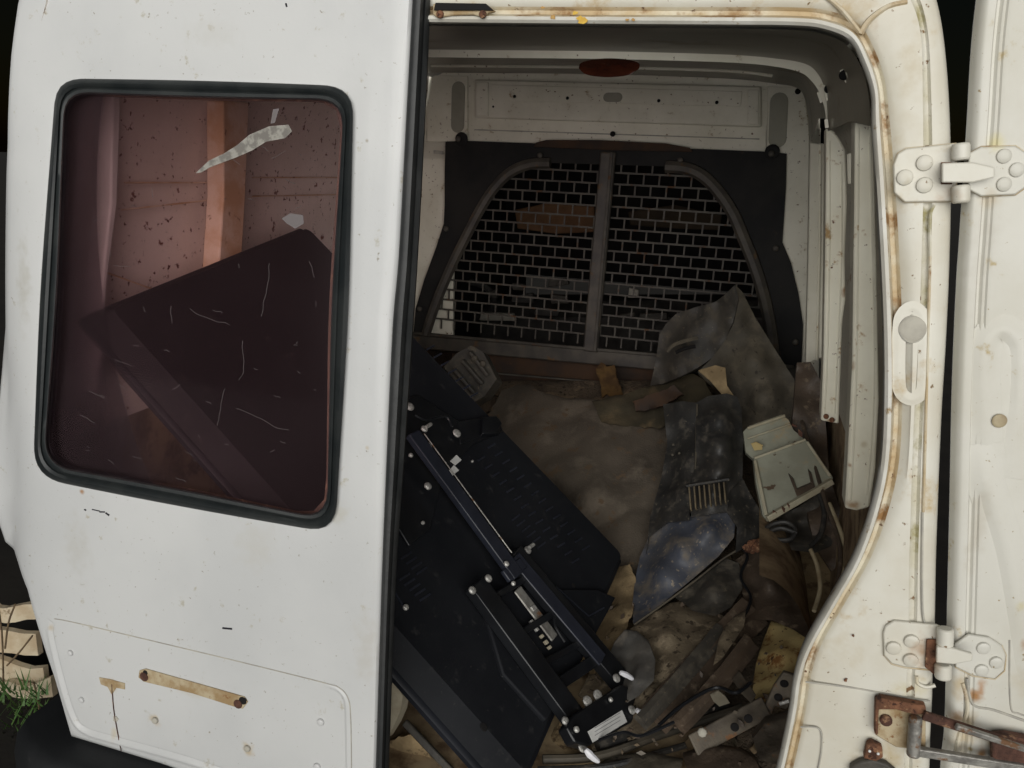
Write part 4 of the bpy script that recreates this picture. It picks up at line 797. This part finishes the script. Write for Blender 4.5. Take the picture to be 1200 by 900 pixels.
shp('tan_board', [(912, 644, -.03), (950, 646, -.03), (985, 650, -.03), (985, 690, -.03), (968, 720, -.03), (950, 745, -.03), (930, 700, -.03)], 'tan_cloth', 'dusty tan board lying at the right wall', 'board', amp=.006, freq=10, step=7, thick=.02, seed=16)
shp('leather_flap', [(862, 656, .06), (880, 644, .07), (905, 640, .08), (914, 636, .08), (917, 650, .06), (922, 678, .05), (934, 704, .05), (951, 734, .05), (945, 748, .05), (930, 738, .06), (905, 727, .07), (880, 726, .07), (868, 735, .07), (872, 700, .07), (864, 680, .06)], 'leather_brown', 'dark brown leather flap above the rusty yellow plate', 'leather', ctrl=[(900, 680, .10), (915, 715, .08), (885, 690, .06)], amp=.010, freq=14, crease=.6, thick=.02, seed=17)
shp('torn_liner', [(868, 642, .12), (878, 634, .13), (890, 631, .13), (901, 634, .13), (906, 640, .13), (894, 643, .13), (884, 650, .13), (876, 647, .12)], 'rust', 'torn rusty liner edge under the blue flap', 'liner', amp=.014, freq=40, step=3, thick=.01, seed=18, rough_edge=2)
shp('yellow_plate', [(904, 728, .02), (925, 733, .03), (944, 744, .03), (946, 770, .03), (940, 792, .03), (922, 800, .03), (904, 820, .02), (890, 836, .0), (882, 810, .0), (886, 778, .0), (896, 748, .0)], 'rusty_yellow', 'yellow painted plate spotted with rust', 'plate', ctrl=[(915, 765, .05)], amp=.008, freq=16, thick=.015, seed=19)
shp('brown_sheet', [(748, 731, .05), (766, 718, .06), (784, 707, .05), (815, 702, .04), (847, 716, .05), (842, 736, .06), (820, 762, .07), (790, 786, .07), (764, 812, .07), (742, 828, .05), (722, 816, .02), (712, 796, .01), (722, 758, .03), (734, 740, .05)], 'brown_tarp', 'wrinkled brown sheet in front of the blue flap', 'sheet', ctrl=[(780, 740, .09), (750, 780, .05), (805, 740, .06)], amp=.016, freq=10, crease=1.2, step=4, thick=.015, seed=20)
shp('grey_cloth', [(720, 752, .06), (732, 738, .08), (746, 740, .09), (760, 752, .10), (768, 774, .10), (766, 798, .10), (748, 816, .09), (734, 824, .07), (716, 808, .05), (706, 788, .03)], 'grey_film', 'grey cloth fold between television arm and brown sheet', 'cloth', amp=.012, freq=13, crease=1., step=4, thick=.012, seed=21)
shp('dark_pouch', [(790, 700, .06), (812, 680, .07), (850, 654, .08), (866, 660, .08), (870, 690, .08), (856, 712, .10), (838, 722, .10), (812, 716, .09), (800, 706, .07)], 'dirty_dark', 'rounded dark pouch below the flap edge', 'pouch', ctrl=[(838, 692, .12)], amp=.008, freq=14, crease=.5, thick=.03, seed=22)
shp('tan_cloth', [(722, 664, .0), (738, 662, .03), (746, 680, .03), (742, 715, .04), (732, 742, .04), (722, 768, .03), (708, 786, .02), (692, 790, .01), (680, 770, -.02), (694, 735, -.02), (708, 700, -.02)], 'tan_cloth', 'tan rag strip along the right edge of television', 'rag', amp=.014, freq=18, crease=.8, step=4, thick=.015, seed=23, rough_edge=1)
shp('brown_lining', [(690, 790, .0), (712, 784, .02), (740, 822, .04), (764, 812, .06), (790, 800, .06), (770, 850, .04), (720, 880, .02), (670, 900, .0), (650, 880, -.03), (670, 830, -.03)], 'brown_tarp', 'brown lining under the arm end of television', 'lining', amp=.012, freq=12, crease=.8, step=5, thick=.015, seed=41)
shp('tan_scrap', [(612, 930, .03), (628, 895, .04), (645, 862, .03), (660, 840, .02), (678, 850, .02), (690, 872, .03), (672, 900, .04), (650, 940, .04)], 'tan_cloth', 'brown rag scrap under the bottom television corner', 'rag', amp=.014, freq=20, crease=.8, thick=.02, seed=24, rough_edge=1)
for i, (pl, wd, lb, mt) in enumerate(([[(884, 716), (838, 762), (768, 842)], .085, 'broad dark board slanting to lower left', 'leather_brown'], [[(880, 752), (848, 798), (796, 850)], .045, 'narrow dark board slanting beside the yellow plate', 'leather_brown'], [[(846, 738), (800, 795), (752, 846)], .04, 'dark slat slanting beside the wrinkled sheet', 'dirty_dark'])):
    p3 = [PY(x, y, ypile(y)-.06-.012*i) for x, y in pl]; b_ = MB(); R_ = []
    for k in range(13):
        t = k/12; q = (p3[0]*(1-t)**2+p3[1]*2*t*(1-t)+p3[2]*t*t); tt = (p3[2]-p3[0]).normalized(); sd = tt.cross(V((0, -1, .6)).normalized()).normalized(); up = sd.cross(tt)
        w2 = wd*(.5-.06*t)*(1+.08*noise.noise(V((k*.7, i, 3)))); hh = .010+.004*noise.noise(V((k*.9, i, 8)))
        R_.append([q-sd*w2+up*hh*.4, q-sd*w2*.4+up*hh*.2, q+sd*w2*.3+up*hh, q+sd*w2+up*hh*.5, q+sd*w2-up*.012, q-sd*w2-up*.012])
    b_.grid(R_, True); b_.add(R_[0], [tuple(range(6))]); b_.add(R_[-1], [tuple(range(6))])
    tag(b_.make('board', mt, smooth=30), lb, 'board', 'dark boards in the heap')
shp('bark_piece', [(842, 752, .10), (850, 735, .11), (862, 722, .11), (874, 716, .11), (872, 734, .11), (860, 752, .11), (846, 772, .10), (836, 780, .10)], 'brown_tarp', 'curled brown strip on the broad dark board', 'strip', amp=.008, freq=24, step=4, thick=.02, seed=25)
# hoses, strap with holes, bracket: on the floor in front of the heap
for pl, r, mt, lb in (([(636, 890), (700, 886), (771, 862), (830, 842), (870, 828), (905, 808)], .010, 'hose', 'long grey hose sweeping across the heap foot'), ([(630, 902), (710, 898), (780, 880), (850, 858), (890, 838)], .007, 'black_plastic', 'thin black hose under the long grey hose'), ([(700, 874), (760, 856), (810, 842), (850, 826)], .013, 'black_plastic', 'thick black hose above the long grey hose')):
    tag(MB().tube([PY(p.x, p.y, yfloor(p.x, p.y)-.05) for p in smoothline(pl, 6)], r, 8).make('hose', mt), lb, 'hose', 'hoses at the heap foot')
sp = empty('slotted_strap', PY(855, 850, .3), 'dark slotted metal strap lying right of the hoses', 'strap')
MB().bar(PY(812, 874, .25), PY(898, 828, .36), .045, .008, V((0, -1, .5))).make('strap_body', 'scrap_metal', sp, bev=.003)
for x, y in ((824, 862), (861, 852), (877, 842)): MB().dome(PY(x, y, .28), V((0, -1, .5)), .009, .003, 12).make('strap_hole', 'hole_black', sp)
MB().dome(PY(823, 858, .25), V((0, -1, .5)), .010, .008, 8).make('strap_bolt', 'plug_grey', sp)
br = empty('steel_bracket', PY(915, 820, .25), 'brown angled steel bracket with holes below the yellow plate', 'bracket')
MB().prism([PY(x, y, .36) for x, y in ((906, 806), (918, 788), (931, 792), (930, 816), (922, 832), (908, 828), (900, 846), (890, 842))], (0, .012, 0)).make('bracket_plate', 'scrap_metal', br, bev=.003)
for x, y in ((919, 801), (912, 817)): MB().dome(PY(x, y, .359), (0, -1, 0), .009, .003).make('bracket_hole', 'hole_black', br)
MB().bar(PY(913, 825, .35), PY(925, 821, .35), .008, .006, (0, 1, 0)).make('bracket_pin', 'zinc', br, bev=.002)
shp('metal_block', [(898, 846, .06), (926, 838, .06), (924, 870, .06), (916, 898, .06), (890, 890, .06), (882, 866, .06)], 'scrap_metal', 'brown rusty metal block at the bottom right sill', 'metal block', amp=.008, freq=20, thick=.05, seed=26)
shp('pale_chip', [(832, 814, .08), (842, 809, .08), (850, 816, .08), (855, 824, .08), (843, 828, .08), (836, 822, .08)], 'pale_scrap', 'small pale chip on the dark boards', 'chip', amp=.003, freq=20, step=4, thick=.012, seed=27)
shp('grey_shard', [(858, 796, .09), (866, 786, .09), (876, 800, .09), (886, 815, .09), (880, 824, .09), (868, 812, .09)], 'scrap_metal', 'grey shard left of the yellow plate', 'shard', amp=.003, freq=20, step=4, thick=.012, seed=28)
for i, (a, b, wd, mt, lb) in enumerate((((806, 868), (836, 912), .018, 'wood', 'flat wood stick left at the sill'), ((822, 866), (852, 905), .009, 'wood', 'thin wood stick right of the flat one'), ((858, 862), (868, 892), .009, 'pale_scrap', 'pale splinter in the sill rubbish'), ((896, 856), (882, 880), .016, 'wood', 'brown wood stub beside metal block'))):
    tag(MB().bar(PY(*a, yfloor(*a)-.06), PY(*b, yfloor(*b)-.07), wd, .010, V((0, -1, .5))).make('stick', mt, bev=.003), lb, 'stick', 'sticks at the sill')
shp('grey_rag', [(690, 905, .03), (715, 888, .04), (760, 884, .04), (800, 892, .04), (790, 940, .03), (700, 945, .03)], 'dirty_grey', 'dirty grey rag at the bottom edge of the opening', 'rag', amp=.014, freq=14, crease=.8, thick=.02, seed=29)
shp('brown_scrap', [(800, 886, .03), (836, 876, .03), (868, 880, .03), (884, 888, .03), (896, 912, .03), (880, 950, .02), (820, 950, .02)], 'leather_brown', 'brown board scrap in the bottom right sill corner', 'board', amp=.010, freq=14, thick=.03, seed=32)
# junk beside the television
gb = empty('connector_block', PY(552, 436, 1.2), 'grey moulded connector block resting behind the television edge', 'connector')
shp('block_body', [(520, 430, 0), (535, 414, 0), (552, 405, 0), (566, 412, 0), (574, 428, 0), (582, 444, 0), (568, 464, 0), (554, 472, 0), (538, 452, 0)], 'dirty_dark', parent=gb, base=1.25, amp=.004, freq=20, seed=33, thick=.08, smooth=30)
for (a, b), (c, d) in (((532, 432), (556, 460)), ((542, 422), (566, 450)), ((551, 412), (572, 440))): MB().bar(PY(a, b, 1.235), PY(c, d, 1.235), .012, .02, (0, 1, 0)).make('block_rib', 'dirty_dark', gb, bev=.003)
for x, y in ((566, 426), (556, 420)): MB().dome(PY(x, y, 1.23), (0, -1, 0), .011, .008).make('block_boss', 'dirty_grey', gb)
shp('white_bottle', [(452, 778), (463, 776), (470, 782), (472, 796), (467, 806), (472, 816), (469, 834), (462, 850), (452, 866), (446, 820)], 'pale_scrap', 'cream plastic bottle between door seal and television', 'bottle', base=.10, amp=.003, freq=20, step=4, thick=.04, seed=34)
shp('brown_rug', [(446, 872), (468, 864), (488, 860), (500, 876), (512, 906), (505, 960), (440, 960)], 'tan_cloth', 'frayed brown rug scrap at bottom beside closed door', 'rug', base=.13, amp=.016, freq=26, crease=.6, thick=.03, seed=35, rough_edge=1)
tag(MB().bar(PY(474, 846, .13), PY(530, 905, .10), .016, .012, (0, -1, .5)).make('wood_batten', 'dirty_dark', bev=.003), 'dark batten under the lower television edge', 'batten')
for pl, r, lb in (([(772, 850), (800, 826), (838, 806), (862, 812), (880, 800)], .004, 'thin black wire lying across the dark boards'), ([(866, 640), (876, 652), (868, 676), (880, 700), (872, 722)], .004, 'thin black wire hanging beside the leather flap'), ([(700, 868), (730, 858), (752, 862), (790, 846)], .0035, 'thin black wire near the arm end of television')):
    tag(MB().tube([PY(p.x, p.y, ypile(p.y)-.10) for p in smoothline(pl, 6)], r, 6).make('wire', 'arm_black'), lb, 'wire', 'thin wires in the heap')
# loose scraps
rq = random.Random(9); sc_ = MB()
for k in range(130):
    x = rq.uniform(690, 930); y = rq.uniform(700, 930)
    p = PY(x, y, ypile(y)-.02-rq.uniform(0, .05)); s = rq.uniform(.004, .013)
    u_ = V((rq.uniform(-1, 1), rq.uniform(-.6, .6), rq.uniform(-1, 1))).normalized(); v2 = u_.cross(V((0, -1, .4))).normalized()
    sc_.prism([p+u_*s, p+v2*s*.5, p-u_*s*.9, p-v2*s*.4], V((0, .005, -.002)), rq.choice([0, 0, 0, 1, 2, 2]))
sc_.make('loose_scraps', ['heap_dirt', 'scrap_metal', 'leather_brown', 'wood'], smooth=0, label='small dark scraps strewn over the heap foot', cat='scraps', kind='stuff')

# ================================================================ OUTSIDE, LEFT OF THE VAN
def tile(cx, cy, wd, hh, tilt, lb, Y, seed):
    rng = random.Random(seed); c = PY(cx, cy, Y); R = []
    for a in range(9):
        t = a/8-.5; R.append([c+V((t*wd*math.cos(tilt), -.03+.0*b+.05*math.cos(t*3.0)*-1, (b-.5)*hh+t*wd*math.sin(tilt)+.010*math.sin(a*1.3+seed)+rng.uniform(-.004, .004))) for b in (0, .3, .6, 1)])
    R2 = [[p+V((0, .02, 0)) for p in r] for r in R]
    b = MB().grid(R).grid(R2); b.grid([[r[0] for r in R], [r[0] for r in R2]]); b.grid([[r[-1] for r in R], [r[-1] for r in R2]]); b.grid([R[0], R2[0]]); b.grid([R[-1], R2[-1]])
    return tag(b.make('roof_tile', 'roof_tile', smooth=50), lb, 'tile', 'pale tiles stacked left of the van')
for i, (cx, cy, ww, hh, tl, lb) in enumerate(((30, 706, .30, .055, .1, 'topmost pale tile of the stack left of van'), (12, 737, .30, .085, .04, 'second pale tile from top of the stack'), (20, 768, .30, .075, -.16, 'third pale curled tile from stack top'), (36, 798, .26, .08, .15, 'brown weathered tile near the stack foot'), (44, 828, .26, .07, .0, 'bottom cream tile standing on the stack foot'))):
    tile(cx, cy, ww, hh, tl, lb, .62-.015*i, i)
for k, pl in enumerate(([(18, 708), (10, 730), (6, 760)], [(38, 745), (22, 765), (8, 780)], [(40, 800), (46, 830), (54, 872)], [(-6, 690), (2, 740), (4, 800)])):
    tag(MB().tube([PY(p.x, p.y, .44) for p in smoothline(pl, 4)], .003, 5).make('dry_stem', 'dry_stem'), ('uppermost short dry stem before the tiles', 'dry stem crossing the third tile', 'long dry stem in front of the bottom tile', 'dry stem at the left picture edge')[k], 'stem', 'dry stems before the tile stack')
gr_ = MB(); rg_ = random.Random(2)
for k in range(1200):
    b = PY(rg_.uniform(-60, 60), rg_.uniform(805, 880), rg_.uniform(.35, .75)); l = rg_.uniform(.03, .09); an = rg_.uniform(0, 6.28); d = V((math.cos(an)*.6, math.sin(an)*.6, .8)); s_ = V((-math.sin(an), math.cos(an), 0))*.004
    gr_.add([b-s_, b+s_, b+d*l], [(0, 1, 2)])
gr_.make('grass', 'leaf_green', smooth=0, label='green grass tuft beside the bumper corner', cat='grass', kind='stuff')
b0 = PY(10, 850, .6)
mesh('earth_bank', [b0+V((x*.12-.9, y*.1-.1, -.02+.05*noise.noise(V((x*.3, y*.4, 1)))-.04*abs(y-3)-(0 if x < 9 else .1*(x-9)))) for y in range(8) for x in range(12)], [(y*12+x, y*12+x+1, (y+1)*12+x+1, (y+1)*12+x) for y in range(7) for x in range(11)], 'ground_soil', kind='structure')
